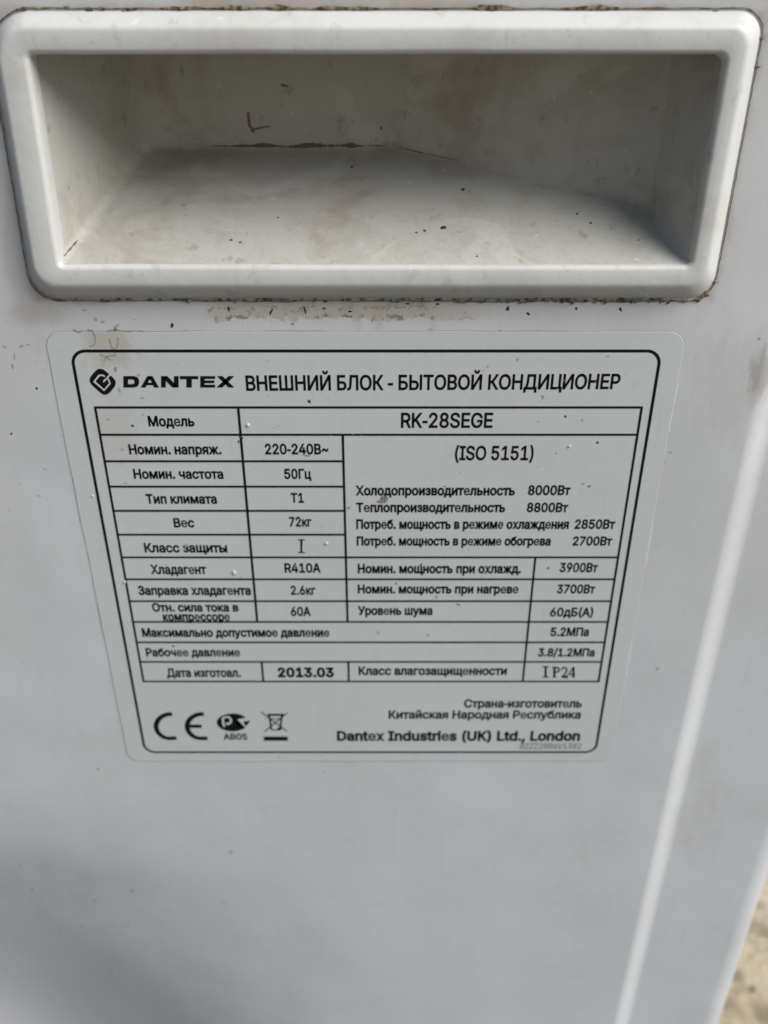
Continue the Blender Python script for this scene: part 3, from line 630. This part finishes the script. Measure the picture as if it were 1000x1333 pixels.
 'б': (411, ("208 -8 161 -2 119 15 84 44 57 82 40 129 34 185 34 198 41 301 62 376 79 403 101 426 127 443 159 455 238 468 273 475 290 488 294 509 349 509 346 483 338 461 324 444 304 431 238 417 192 411 155 401 127 383 107 356 93 318 85 266 86 266 118 314 167 350 197 360 229 363 269 357 304 339 334 311 357 274 372 230 377 181 372 130 355 84 329 46 295 17 254 -2","208 46 240 50 266 62 287 81 303 108 313 140 316 178 313 216 304 249 289 275 268 294 242 306 211 310 179 305 151 293 128 272 110 245 99 213 96 175 99 140 109 109 126 82 148 62 176 50",)),
 'в': (392, ("53 0 53 379 208 379 264 372 307 352 334 320 343 278 339 248 324 226 300 209 270 199 312 185 345 152 355 130 358 102 354 75 343 50 325 29 300 13 269 3 232 0","111 56 232 56 259 59 279 70 291 86 295 108 291 133 279 153 259 165 232 169 111 169","111 220 209 220 239 224 263 234 277 251 282 273 277 294 262 310 239 320 208 324 111 324",)),
 'г': (304, ("290 379 290 323 114 323 114 0 53 0 53 379",)),
 'д': (427, ("13 -110 13 56 44 56 65 82 79 116 90 164 98 231 110 379 356 379 356 56 414 56 414 -110 353 -110 353 0 74 0 74 -110","114 56 295 56 295 323 166 323 157 231 143 127 131 87",)),
 'е': (404, ("212 -8 161 -2 117 16 82 46 56 85 40 132 34 187 39 242 55 290 81 329 115 359 157 378 205 384 266 374 294 361 319 341 341 315 357 282 368 242 371 194 371 169 75 169 75 221 338 221 310 202 307 237 298 269 283 294 263 314 237 326 205 330 173 326 146 313 125 294 109 270 99 241 96 211 96 178 100 139 110 106 128 80 151 61 179 50 212 46 254 53 285 73 306 105 365 91 353 63 335 39 311 19 283 4 249 -5",)),
 'ж': (563, ("21 0 174 193 23 379 95 379 221 218 252 218 252 379 313 379 313 218 342 218 468 379 541 379 390 193 543 0 469 0 342 162 313 162 313 0 252 0 252 162 223 162 95 0",)),
 'з': (343, ("171 -4 134 -1 101 8 73 23 51 43 37 67 31 95 94 95 100 76 117 61 142 51 171 47 202 52 227 65 243 84 249 109 243 134 226 154 198 167 163 171 138 171 138 217 163 217 193 221 217 233 233 252 238 276 234 299 220 318 199 330 173 334 145 330 122 319 105 303 99 281 40 281 45 310 59 335 80 356 107 371 138 381 173 384 209 380 239 370 264 353 283 332 294 307 298 279 293 249 277 224 254 207 225 197 225 194 263 183 291 164 307 137 313 104 308 75 294 48 273 26 244 10 210 -1",)),
 'и': (411, ("358 0 296 0 296 274 293 274 111 0 53 0 53 379 114 379 114 104 118 104 300 379 358 379",)),
 'й': (411, ("358 0 296 0 296 274 293 274 111 0 53 0 53 379 114 379 114 104 118 104 300 379 358 379","205 433 179 436 155 446 135 461 120 481 110 504 107 529 151 529 155 508 166 491 184 480 205 476 227 480 244 491 255 508 259 529 304 529 301 504 291 481 276 461 256 446 232 436",)),
 'к': (376, ("53 0 53 379 114 379 114 215 152 215 288 379 366 379 213 196 368 0 290 0 167 159 114 159 114 0",)),
 'л': (400, ("6 0 6 56 20 56 48 63 67 86 78 133 84 211 91 379 348 379 348 0 286 0 286 323 149 323 143 189 129 84 115 47 94 21 65 5 27 0",)),
 'м': (535, ("53 0 53 379 144 379 232 168 246 132 257 100 265 70 273 41 263 41 270 69 278 100 289 132 303 168 390 379 482 379 482 0 421 0 421 197 421 237 422 276 422 315 423 354 430 354 415 300 399 252 377 198 294 0 240 0 156 198 135 252 118 300 102 354 111 354 112 318 113 279 113 238 113 197 113 0",)),
 'н': (409, ("309 223 309 167 99 167 99 223","114 379 114 0 53 0 53 379","356 379 356 0 295 0 295 379",)),
 'о': (415, ("207 -8 159 -2 117 16 82 46 56 85 40 133 34 187 40 243 56 291 82 330 117 360 159 378 207 384 256 378 299 360 333 330 359 291 376 243 381 187 376 133 359 85 333 46 299 16 256 -2","207 46 242 51 270 66 292 89 307 117 316 151 319 187 316 224 307 258 292 287 270 310 242 325 207 330 173 325 145 310 124 287 108 258 99 224 96 187 99 151 108 117 124 89 145 66 173 51",)),
 'п': (408, ("355 379 355 0 294 0 294 323 114 323 114 0 53 0 53 379",)),
 'р': (424, ("53 -143 53 379 112 379 112 319 118 319 137 346 171 373 197 381 229 384 274 378 313 361 345 332 370 293 385 245 390 189 385 133 370 84 346 45 313 16 274 -2 229 -8 198 -5 173 4 138 31 118 59 114 59 114 -143","220 47 253 51 279 66 301 88 316 117 325 151 328 189 325 227 316 261 301 290 280 311 253 325 220 330 188 325 161 312 140 291 125 263 116 229 113 189 116 150 125 115 140 86 162 65 188 51",)),
 'с': (396, ("207 -8 159 -2 117 16 82 46 56 85 40 133 34 187 40 243 56 291 82 330 117 360 159 378 207 384 260 377 305 356 340 322 362 277 303 262 290 289 270 311 242 325 207 330 173 325 145 310 124 287 108 258 99 224 96 187 99 151 108 117 124 89 145 66 173 51 207 46 243 52 271 66 292 89 304 117 363 102 341 56 306 21 261 -1",)),
 'т': (325, ("132 0 132 325 6 325 6 379 319 379 319 325 193 325 193 0",)),
 'у': (389, ("47 -139 61 -86 71 -87 104 -89 130 -74 151 -36 163 -1 17 379 84 379 165 155 187 87 206 21 184 21 202 87 224 155 305 379 371 379 204 -58 177 -107 139 -136 91 -145 65 -143",)),
 'х': (379, ("21 0 171 218 171 171 29 379 100 379 147 306 179 253 207 206 175 206 202 253 233 306 282 379 352 379 209 169 209 214 358 0 287 0 231 85 200 136 173 182 205 182 178 136 148 85 91 0",)),
 'ц': (415, ("53 0 53 379 114 379 114 56 294 56 294 379 355 379 355 0","344 -109 344 0 318 0 318 56 405 56 405 -109",)),
 'ч': (401, ("198 118 138 127 92 153 62 197 53 258 53 379 114 379 114 258 120 221 138 195 165 180 198 175 264 182 324 199 324 143 285 130 244 122","287 0 287 379 348 379 348 0",)),
 'ш': (572, ("53 379 114 379 114 56 255 56 255 379 316 379 316 56 458 56 458 379 519 379 519 0 53 0",)),
 'щ': (582, ("53 379 114 379 114 56 255 56 255 379 316 379 316 56 458 56 458 379 519 379 519 0 53 0","508 -109 508 0 482 0 482 56 569 56 569 -109",)),
 'ы': (511, ("104 244 214 244 256 240 290 228 317 210 337 186 349 156 353 123 349 90 337 61 317 36 290 16 255 4 214 0 53 0 53 379 114 379 114 56 214 56 245 61 270 74 286 95 292 121 286 148 270 169 245 183 214 187 104 187","397 0 397 379 458 379 458 0",)),
 'ь': (388, ("104 244 214 244 256 240 290 228 317 210 337 186 349 156 353 123 349 90 337 61 317 36 290 16 255 4 214 0 53 0 53 379 114 379 114 56 214 56 245 61 270 74 286 95 292 121 286 148 270 169 245 183 214 187 104 187",)),
 'я': (385, ("332 0 271 0 271 326 184 326 142 322 114 309 98 288 93 259 98 231 114 211 143 198 184 194 298 194 298 142 180 142 115 150 68 174 41 211 32 259 41 308 68 346 115 371 180 379 332 379","85 0 15 0 122 172 190 172",)),
}
CAPH = 509.0
def inside_poly(p, poly):
    r = False
    for i in range(len(poly)):
        a, b_ = poly[i - 1], poly[i]
        if (a[1] > p[1]) != (b_[1] > p[1]) and p[0] < (b_[0] - a[0]) * (p[1] - a[1]) / (b_[1] - a[1]) + a[0]: r = not r
    return r
GC = {}
def glyph(ch, bold):
    """vertices and triangles of one letter, strokes thickened by bold"""
    if (ch, bold) in GC: return GC[ch, bold]
    outs, holes, rims = [], [], []
    for c_ in GLYPHS[ch][1]:
        v = list(map(int, c_.split())); P = list(zip(v[::2], v[1::2])); n = len(P); Q, O, I = [], [], []
        for i in range(n):
            a, p, b_ = Vector(P[i - 1]), Vector(P[i]), Vector(P[(i + 1) % n]); u, w_ = (p - a).normalized(), (b_ - p).normalized()
            nu, nw = Vector((-u.y, u.x)), Vector((-w_.y, w_.x)); m = nu + nw
            m = m / max(.5, m.dot(m) / 2) if m.length > .1 else nu
            Q.append((p.x, p.y)); O.append((p.x + m.x * bold, p.y + m.y * bold)); I.append((p.x - m.x * bold * .5, p.y - m.y * bold * .5))
        area = sum(P[i - 1][0] * P[i][1] - P[i][0] * P[i - 1][1] for i in range(n))
        (outs if area < 0 else holes).append(Q); rims.append((O, I))
    vs, fs = [], []
    for o_ in outs:
        hs = [h for h in holes if inside_poly(h[0], o_)]
        P2, E = [], []
        for L in [o_] + hs:
            k = len(P2); P2 += [Vector(p) for p in L]; E += [(k + i, k + (i + 1) % len(L)) for i in range(len(L))]
        r = delaunay_2d_cdt(P2, E, [], 0, 1e-4)
        k = len(vs); vs += [tuple(p) for p in r[0]]; 
        for f in r[2]:
            c0 = sum((r[0][i] for i in f), Vector((0, 0))) / 3
            if inside_poly(c0, o_) and not any(inside_poly(c0, h) for h in hs): fs.append(tuple(k + i for i in f))
    for O, I in rims:                          # ink spread: a rim along every contour
        k, n = len(vs), len(O); vs += O + I; fs += [(k + i, k + (i + 1) % n, k + n + (i + 1) % n, k + n + i) for i in range(n)]
    GC[ch, bold] = (vs, fs); return vs, fs
def text_obj(s, x0, x1, yb, cap, bold=0, yb1=None, m=None, track=-28):
    vs, fs, pen = [], [], 0
    for ch in s:
        gv, gf = glyph(ch, bold * .5 if ch in 'еeэ' else bold); k = len(vs)
        vs += [(x + pen, y) for x, y in gv]; fs += [tuple(k + i for i in f) for f in gf]
        pen += GLYPHS[ch][0] + bold + track
    yb1 = yb if yb1 is None else yb1
    P0, P1 = onp(x0, yb), onp(x1, yb1); hh = onp(x0, yb - cap)[1] - P0[1]
    a = min(v[0] for v in vs); c_ = max(v[0] for v in vs); out = []
    for x, y in vs:
        t = (x - a) / (c_ - a)
        out.append((P0[0] + (P1[0] - P0[0]) * t, PY, P0[1] + (P1[1] - P0[1]) * t + y / CAPH * hh))
    me = bpy.data.meshes.new("printed_text"); me.from_pydata(out, [], fs); me.materials.append(m or m_ink)
    o = bpy.data.objects.new("printed_text", me); COL.objects.link(o); o.parent = label
    o['label'] = ("bold printed company line at the foot of the sticker" if s[:3] == "Dan" else "printed model code in the top table row" if s[:2] == "RK"
                  else "printed text line reading %s" % s)
    return o
T = [
 ("ВНЕШНИЙ БЛОК - БЫТОВОЙ КОНДИЦИОНЕР", 320, 805, 507.3, 18.8, 0.0, 505),
 ("Модель", 193, 253, 553.6, 12.6, .006), ("Номин. напряж.", 168, 288, 590, 12.2, .006), ("Номин. частота", 174, 290.5, 621.8, 11.8, .004),
 ("Тип климата", 190, 282, 654.2, 11.6, .006), ("Вес", 226, 253, 685, 11.4, .004), ("Класс защиты", 188, 295.5, 717.7, 11.4, .004),
 ("Хладагент", 196, 268.5, 745.8, 11.4, .004), ("Заправка хладагента", 180, 326, 773, 11, .008), ("Отн. сила тока в", 198, 310, 794.6, 10.2, .01),
 ("компрессоре", 212, 299, 806.8, 10.4, .01), ("Максимально допустимое давление", 185, 428, 827.5, 10.4, .012), ("Рабочее давление", 190, 312, 853, 10, .006),
 ("Дата изготовл.", 217, 313, 879.8, 10.4, .004), ("2013.03", 361, 434, 879.8, 11.2, .03),
 ("220-240В~", 344.5, 427, 590, 12.8, .002), ("50Гц", 369.5, 404.5, 622, 12.2, .002), ("Т1", 378, 395, 653, 11.8, .002), ("72кг", 376, 405, 684, 11.6, .002),
 ("R410A", 370, 417, 744, 11.4, .002), ("2.6кг", 378, 410, 772.8, 11, .002), ("60A", 378, 404, 800.4, 11, .004),
 ("RK-28SEGE", 521, 640, 555.5, 18.6, -.002), ("(ISO 5151)", 591, 693, 597.6, 17.6, 0),
 ("Холодопроизводительность", 462, 669, 643.4, 11.8, .010), ("8000Вт", 686, 741, 643, 11.8, .004),
 ("Теплопроизводительность", 463, 656.5, 665.2, 11.4, .010), ("8800Вт", 684.5, 738, 665.2, 11.4, .004),
 ("Потреб. мощность в режиме охлаждения", 463, 739, 687, 11.4, .012), ("2850Вт", 746.5, 799, 687, 11.4, .004),
 ("Потреб. мощность в режиме обогрева", 463.5, 715.5, 708.7, 11, .012), ("2700Вт", 744, 795, 708.7, 11, .004),
 ("Номин. мощность при охлажд.", 465, 677, 744.7, 11.2, .012), ("3900Вт", 727, 776.5, 743.3, 11.2, .004),
 ("Номин. мощность при нагреве", 465, 673.5, 771, 10.8, .012), ("3700Вт", 723.5, 773, 771, 10.8, .004),
 ("Уровень шума", 465, 562, 799, 10.6, .010), ("60дБ(А)", 714.5, 770.5, 801, 10.6, .0), ("5.2МПа", 715, 765, 826.6, 10.4, .006), ("3.8/1.2МПа", 699, 772.5, 853, 9.8, .006),
 ("Класс влагозащищенности", 466, 658.5, 877.2, 10.4, .006),
 ("Страна-изготовитель", 603, 756, 919.6, 10.2, .0), ("Китайская Народная Республика", 505, 754.5, 934, 10, .0),
 ("Dantex Industries (UK) Ltd., London", 438, 753.5, 962.7, 11.6, .018),
]
for t in T: text_obj(t[0], *t[1:5], bold=(26 if t[4] < 14 else 20) + t[5] * 500, yb1=t[6] if len(t) > 6 else None)
text_obj("BZZZ28B4V1382", 676, 755, 973.6, 7, 6, m=m_grey)['label'] = 'small grey code printed under the company line'

# polygons on the label given in photo measurements
def poly_obj(name, polys, m=None, y=PY, lab=None):
    bm = bmesh.new()
    for poly in polys:
        vs_ = [bm.verts.new((onp(*p)[0], y, onp(*p)[1])) for p in poly]; bm.faces.new(vs_)
    bmesh.ops.triangulate(bm, faces=bm.faces[:])
    me = bpy.data.meshes.new(name); bm.to_mesh(me); bm.free(); me.materials.append(m or m_ink)
    o = bpy.data.objects.new(name, me); COL.objects.link(o); o.parent = label
    if lab: o['label'] = lab
    return o
def rpoly(pts, r, n=6):                       # polygon with rounded corners
    out = []
    k = len(pts)
    for i in range(k):
        p, a, c_ = Vector(pts[i]), Vector(pts[i - 1]), Vector(pts[(i + 1) % k]); u, v = (a - p), (c_ - p)
        rr = min(r, u.length * .45, v.length * .45); p0, p1 = p + u.normalized() * rr, p + v.normalized() * rr
        for j in range(n + 1): t = j / n; out.append(tuple(p0 * (1 - t) ** 2 + p * 2 * t * (1 - t) + p1 * t * t))
    return out
def q(pts, sx, sy, ox, oy): return [(ox + a * sx, oy + b_ * sy) for a, b_ in pts]
zs = 1 / 8.333                                # logo measured on an 8.33x enlargement at (100,470)
Z = lambda pts: q(pts, zs, zs, 100, 470)
poly_obj("logo_diamond", [rpoly(Z([(243, 45), (447, 222), (308, 388), (105, 205)]), 10)], lab='black rounded diamond emblem')
b = MB()
for pts in ([(318, 180), (345, 205), (355, 235), (292, 308), (185, 215), (238, 148), (278, 146), (300, 160)], [(368, 128), (282, 218)], [(328, 176), (345, 196)]):
    b.ribbon([onp(*p) for p in Z(pts)], .00042, PY - .00002)
b.build("logo_stroke", m_white, label, label='white line drawing inside the diamond emblem')
# DANTEX, wide heavy capitals (units: 0..1 across a letter, 0 bottom .. 1 top)
def ring_poly(o_, i_):                         # outer loop with a hole, bridged
    return o_ + [o_[0]] + [i_[0]] + i_[::-1]
def letter(name, x0, x1, polys):
    y0, y1 = 503.6, 488.6
    bm = bmesh.new()
    for P in polys:
        pp = [(x0 + a * (x1 - x0), y0 + b_ * (y1 - y0)) for a, b_ in P]
        f = [bm.verts.new((onp(*p)[0], PY, onp(*p)[1])) for p in pp]; bm.faces.new(f)
    bmesh.ops.triangulate(bm, faces=bm.faces[:]); me = bpy.data.meshes.new(name); bm.to_mesh(me); bm.free(); me.materials.append(m_ink)
    o = bpy.data.objects.new(name, me); COL.objects.link(o); o.parent = label
    return o
st = .27
quads_D = [[(0, 0), (.3, 0), (.3, 1), (0, 1)], [(.3, 0), (.68, 0), (.62, .3), (.3, .3)], [(.3, .7), (.62, .7), (.68, 1), (.3, 1)],
           [(.68, 0), (.9, .1), (1, .35), (.7, .42), (.62, .3)], [(1, .35), (1, .65), (.7, .58), (.7, .42)], [(1, .65), (.9, .9), (.68, 1), (.62, .7), (.7, .58)]]
quads_A = [[(0, 0), (.27, 0), (.56, 1), (.36, 1)], [(.44, 1), (.64, 1), (1, 0), (.73, 0)], [(.25, .2), (.75, .2), (.68, .42), (.32, .42)], [(.36, 1), (.64, 1), (.5, .6)]]
quads_N = [[(0, 0), (.27, 0), (.27, 1), (0, 1)], [(.73, 0), (1, 0), (1, 1), (.73, 1)], [(.0, 1), (.36, 1), (1, 0), (.64, 0)]]
quads_T = [[(0, .72), (1, .72), (1, 1), (0, 1)], [(.35, 0), (.65, 0), (.65, .72), (.35, .72)]]
quads_E = [[(0, 0), (.3, 0), (.3, 1), (0, 1)], [(.3, 0), (1, 0), (1, .25), (.3, .25)], [(.3, .38), (.94, .38), (.94, .62), (.3, .62)], [(.3, .75), (1, .75), (1, 1), (.3, 1)]]
quads_X = [[(0, 0), (.33, 0), (1, 1), (.67, 1)], [(0.02, 1), (.34, 1), (1, 0), (.67, 0)]]
for (a, b_, Q) in ((160, 180.5, quads_D), (182.5, 206.5, quads_A), (209, 232, quads_N), (233.5, 257.5, quads_T), (260, 279.5, quads_E), (281, 304.5, quads_X)):
    letter("logo_letter", a, b_, Q)
b = MB(); b.ribbon([onp(234.5, 493.6), onp(237, 497.5)], .0002, PY - .00003)
# serif figures: I, and I P 2 4
def strokes(name, segs, x0, x1, yb, cap, lab=None):
    b = MB()
    for pts, wd in segs:
        b.ribbon([onp(x0 + a * (x1 - x0), yb - c_ * cap) for a, c_ in pts], wd * 1.35 * px_m(yb), PY - .000004 * len(b.v) * .02)
    return b.build(name, m_ink, label, label=lab)
serifI = [([(.5, 0), (.5, 1)], 2.0), ([(0, .03), (1, .03)], 1.3), ([(0, .97), (1, .97)], 1.3)]
strokes("printed_text", serifI, 387, 396, 718.7, 17.5, 'serif capital I in the protection class row')
strokes("printed_text", serifI, 705, 713.5, 880.8, 14.5, 'serif I of the moisture protection code')
strokes("printed_text", [([(.3, 0), (.3, 1)], 2.1), ([(.0, .03), (.62, .03)], 1), ([(.0, .97), (.5, .97), (.85, .92), (.98, .75), (.85, .56), (.5, .5), (.3, .5)], 1.6)], 718, 727, 880.8, 13.6, 'serif P of the moisture protection code')
strokes("printed_text", [([(.05, .72), (.2, .92), (.5, 1), (.82, .9), (.9, .7), (.7, .42), (.1, .05)], 1.5), ([(.05, .05), (.95, .05), (1, .22)], 1.9)], 729.5, 737.5, 880.8, 13.4, 'serif 2 of the moisture protection code')
strokes("printed_text", [([(.72, 0), (.72, 1)], 2.0), ([(.72, 1), (.02, .3)], 1.1), ([(.0, .3), (1, .3)], 1.5), ([(.45, .02), (.95, .02)], .9)], 739, 748, 880.8, 13.6, 'serif 4 of the moisture protection code')
# CE mark
def arcpx(cx, cy, rx, ry, a0, a1, n=20): return [(cx + rx * math.cos(R(a0 + (a1 - a0) * i / n)), cy - ry * math.sin(R(a0 + (a1 - a0) * i / n))) for i in range(n + 1)]
U = px_m(943)
b = MB(); b.ribbon([onp(*p) for p in [(223.5, 928.3)] + arcpx(222, 944.3, 19.5, 16, 100, 260) + [(229, 959.6)]], 6.4 * U, PY); b.build("conformity_letter", m_ink, label, label='letter C of the conformity mark')
b = MB(); b.ribbon([onp(*p) for p in [(264.5, 928.3)] + arcpx(262.5, 944.3, 19.5, 16, 100, 260) + [(269.5, 960)]], 6.4 * U, PY)
b.ribbon([onp(244, 944.2), onp(262, 944.2)], 5.8 * U, PY - .00001); b.build("conformity_letter", m_ink, label, label='letter E of the conformity mark')
# PCT mark: black oval, pale P, pale C opening with pointed end, small code below
z9 = 1 / 9.09
Z9 = lambda pts: q(pts, z9, z9, 275, 920)
oval = arcpx(275 + 245 * z9, 920 + 175 * z9, 186 * z9, 106 * z9, 38, 326, 40)
poly_obj("certification_mark", [oval + Z9([(400, 240), (310, 225), (275, 185), (300, 140), (400, 120)])], lab='black oval certification mark open to the right')
poly_obj("certification_mark", [Z9([(375, 165), (455, 150), (418, 210), (392, 212)])], lab='small black arrow end of the certification mark', y=PY - .00001)
b = MB(); b.ribbon([onp(*p) for p in Z9([(150, 228), (135, 190), (130, 130), (150, 112), (200, 110), (228, 140), (222, 178), (185, 195), (165, 180)])], 2.6 * U, PY - .00002)
b.build("certification_letter", m_white, label, label='pale letter P inside the oval mark')
text_obj("АВ05", 290.5, 321.5, 961.5, 7.4, 25)
# crossed-out wheeled bin and bar
b = MB()
for k_, (pts, wd) in enumerate((([(660, 85), (850, 85)], 3.6), ([(680, 90), (705, 260)], 2.4), ([(830, 90), (808, 250)], 2.4), ([(700, 262), (800, 262)], 1.6),
                ([(580, 50), (890, 280)], 1.5), ([(895, 60), (620, 285)], 1.5), ([(700, 130), (800, 130)], 1.2))):
    b.ribbon([onp(*p) for p in Z9(pts)], wd * U, PY - k_ * .000006)
b.blob(*onp(275 + 800 * z9, 920 + 252 * z9), 2.8 * U, 2.6 * U, PY - .00005, 0, .05, .00001)
b.build("bin_symbol", m_ink, label, label='crossed-out wheeled bin symbol')
poly_obj("bin_bar", [Z9([(615, 342), (898, 342), (898, 392), (615, 392)])])

# ---------------------------------------------------------------- specks and scrapes on panel and sticker
dk, ft, bn = MB(), MB(), MB()
def panel_y(x, z):
    return shade_dent(x, z) * min(1, (x - XL) / .02) * min(1, (.085 - x) / .03) * sm01((LZB - z) / .10) if XL < x < .085 else (0 if x < XC else STEP)
def sp(b, px, py, a, c_=None, rot=0, y=None, h=.00008, irr=.35):
    x, z = onp(px, py); k = px_m(py); c_ = a if c_ is None else c_
    on = LX0 < x < LX1 and LZ0 < z < LZ1
    b.blob(x, z, a * k, c_ * k * 1.1, (PY - .00001 if on else panel_y(x, z) - .00003) if y is None else y, rot, irr, h)
for a in ((660, 401, 2.4, 2.6), (687, 408, 2, 3, .6), (749, 401, 1.6, 1.6), (807, 402, 2, 3, .5), (223, 423, 2, 2.8, -.5), (172, 553, 2, 1.6), (735, 541, 1.4), (777, 575, 1.7, 1.3),
          (766, 632, 2.2, 1.1, .5), (713, 738.5, 1.4), (402, 521.5, 2.4, 2), (313, 568, 3.4, 1.0, -.5), (310, 574, 1, 2), (32, 1181, 1.7), (117, 1191, 1.4), (169, 1169, 1.7),
          (352, 405.5, 1.4, 4, -.5), (396, 403, 1.4, 4, .2), (297, 402, 1.6, 3), (47, 505, 1.8, 1.6), (14, 564, 1.4), (225, 840, 1.8, 1.2), (547, 734, 1, 2.4, -.4), (515, 758.5, 1.5, 1.2), (567, 776.3, 1.4), (595, 785.5, 3, .8, -.4), (578, 632, 1, .9, 0), (569, 395, 2, 1.2), (530, 395, 3, 1.2), (455, 405, 3, 1.3), (421, 401, 3, 1.2)):
    sp(dk, a[0], a[1], a[2], a[3] if len(a) > 3 else None, a[4] if len(a) > 4 else 0)
for a in ((186, 539, 2, 1), (159, 584, 3, 1.2, -.4), (757, 546, 1.6), (723, 589, 1.6), (758, 629, 2), (673, 467, 1.8, 2.6), (491, 823, 1.4, 3, -.4), (556, 826, 1.6, 2.6, .4), (242, 709, 4, 2.2), (20, 1137, 3, 2), (66, 1250, 4, 5), (137, 1311, 4.4, 3), (127, 1001, 2, 2.4),
          (160, 1225, 2),  (27, 450, 4, 1.4, .4), (36, 448, 3, 1, -.3), (5, 451, 3, 1.4, -.6), (18, 464, 1.2, 4, -.3), (16, 476, 1.6, 3.4), (58, 610, 2.4, .9, -.3), (50, 645, 3.2, .9, -.4), (988, 440, 2, 2),
          (109, 403, 2.6, 1.8), (124, 415.6, 3, 2.4), (133, 418.5, 3, 1.8), (605, 407, 1.6), (634, 476, 2, 1), (705, 514, 2, 1.4), (706, 516, 1.6, 3), (790, 463, 3, 1), (300, 1110, 3), (420, 1004, 1.4), (290, 1180, 2), (97, 1235, 3, 3), (363, 984, 1.8, 1.2), (180, 487, 1.8), (155, 507, 2, 3), (185, 517, 3, 1), (872, 588, 1.8), (855, 870, 2, 2.4), (864, 600, 1.2, 3), (650, 430, 2, 1.4), (560, 428, 3, .9), (240, 430, 4, .8)):
    sp(ft, a[0], a[1], a[2], a[3] if len(a) > 3 else None, a[4] if len(a) > 4 else 0, h=.00003)
for a in ((453, 660, 2.6, 2), (400, 592, 5, 1.4), (150, 480, 2, 3), (163, 628, 2, 1), (140, 545, 2, 1.2), (380, 421, 2), (505, 411, 3, 1.6), (497, 415, 2), (442, 402, 3, 1.6), (700, 548, 1)):
    sp(bn, a[0], a[1], a[2], a[3] if len(a) > 3 else None, 0, h=.00003)
rnd = random.Random(5)
for i in range(110):                          # scattered dust specks over the panel
    px, py = rnd.uniform(0, 860), rnd.uniform(395, 900)
    sp(ft if rnd.random() < .75 else bn, px, py, rnd.uniform(.4, 1.1), rnd.uniform(.4, 1.0), rnd.random() * 3, h=.00003)
for ln in ([(113, 428.5), (120, 430), (123, 436), (124, 445), (118, 451), (116, 449)], [(142, 440), (143, 448), (145, 452), (150, 453), (152.5, 447), (153, 438)], [(130, 460), (137, 463.5), (147, 462), (150, 459)],
           [(154, 421.5), (149.5, 425), (150, 431)], [(134, 470), (137, 464), (145, 468)], [(95, 428), (101, 431.5), (108, 430)], [(140, 430), (150, 428), (160, 430.5), (175, 430), (188, 430.5)]):
    P = densify([onp(*p) for p in ln], .0005); s0 = rnd.random() * 9
    bn.ribbon([(x + .0002 * noise.noise(Vector((x * 900, z * 900, s0))), z + .0002 * noise.noise(Vector((z * 900, x * 900, s0)))) for x, z in P], lambda t, s0=s0: .00035 + .00035 * noise.noise(Vector((t * 7, s0, 0))), PY - .000012)
dk.build("dark_specks", m_spk, unit, kind='stuff'); ft.build("faint_specks", m_fnt, unit, kind='stuff'); bn.build("brown_stains", m_brn, unit, kind='stuff')
b = MB(); x, z = onp(497.5, 649.5); k = px_m(650)
vs = [(x + a * k, PY - .00003, z + c_ * k) for a, c_ in ((-8, -3.5), (-2, -5.6), (4, -4.5), (7.5, 1), (6, 4.5), (0, 6.5), (-3, 4), (-5, -1.5), (-8.5, -2))]
b.add(vs, [tuple(range(len(vs)))]); b.build("scraped_patch", m_blk, unit)
for px, py, a in ((304, 744.5, 2.8), (322, 552.5, 3), (424, 706.5, 2.6), (161.5, 756.5, 2), (120, 644.5, 1.6), (740, 580, 2)):
    b = MB(); x, z = onp(px, py); k = px_m(py)
    b.blob(x, z, a * k, a * k * (1.6 if px == 304 else 1.1), PY, 0, .12, .00035, n=12); b.build("film_bubble", m_label, label, smooth=True)
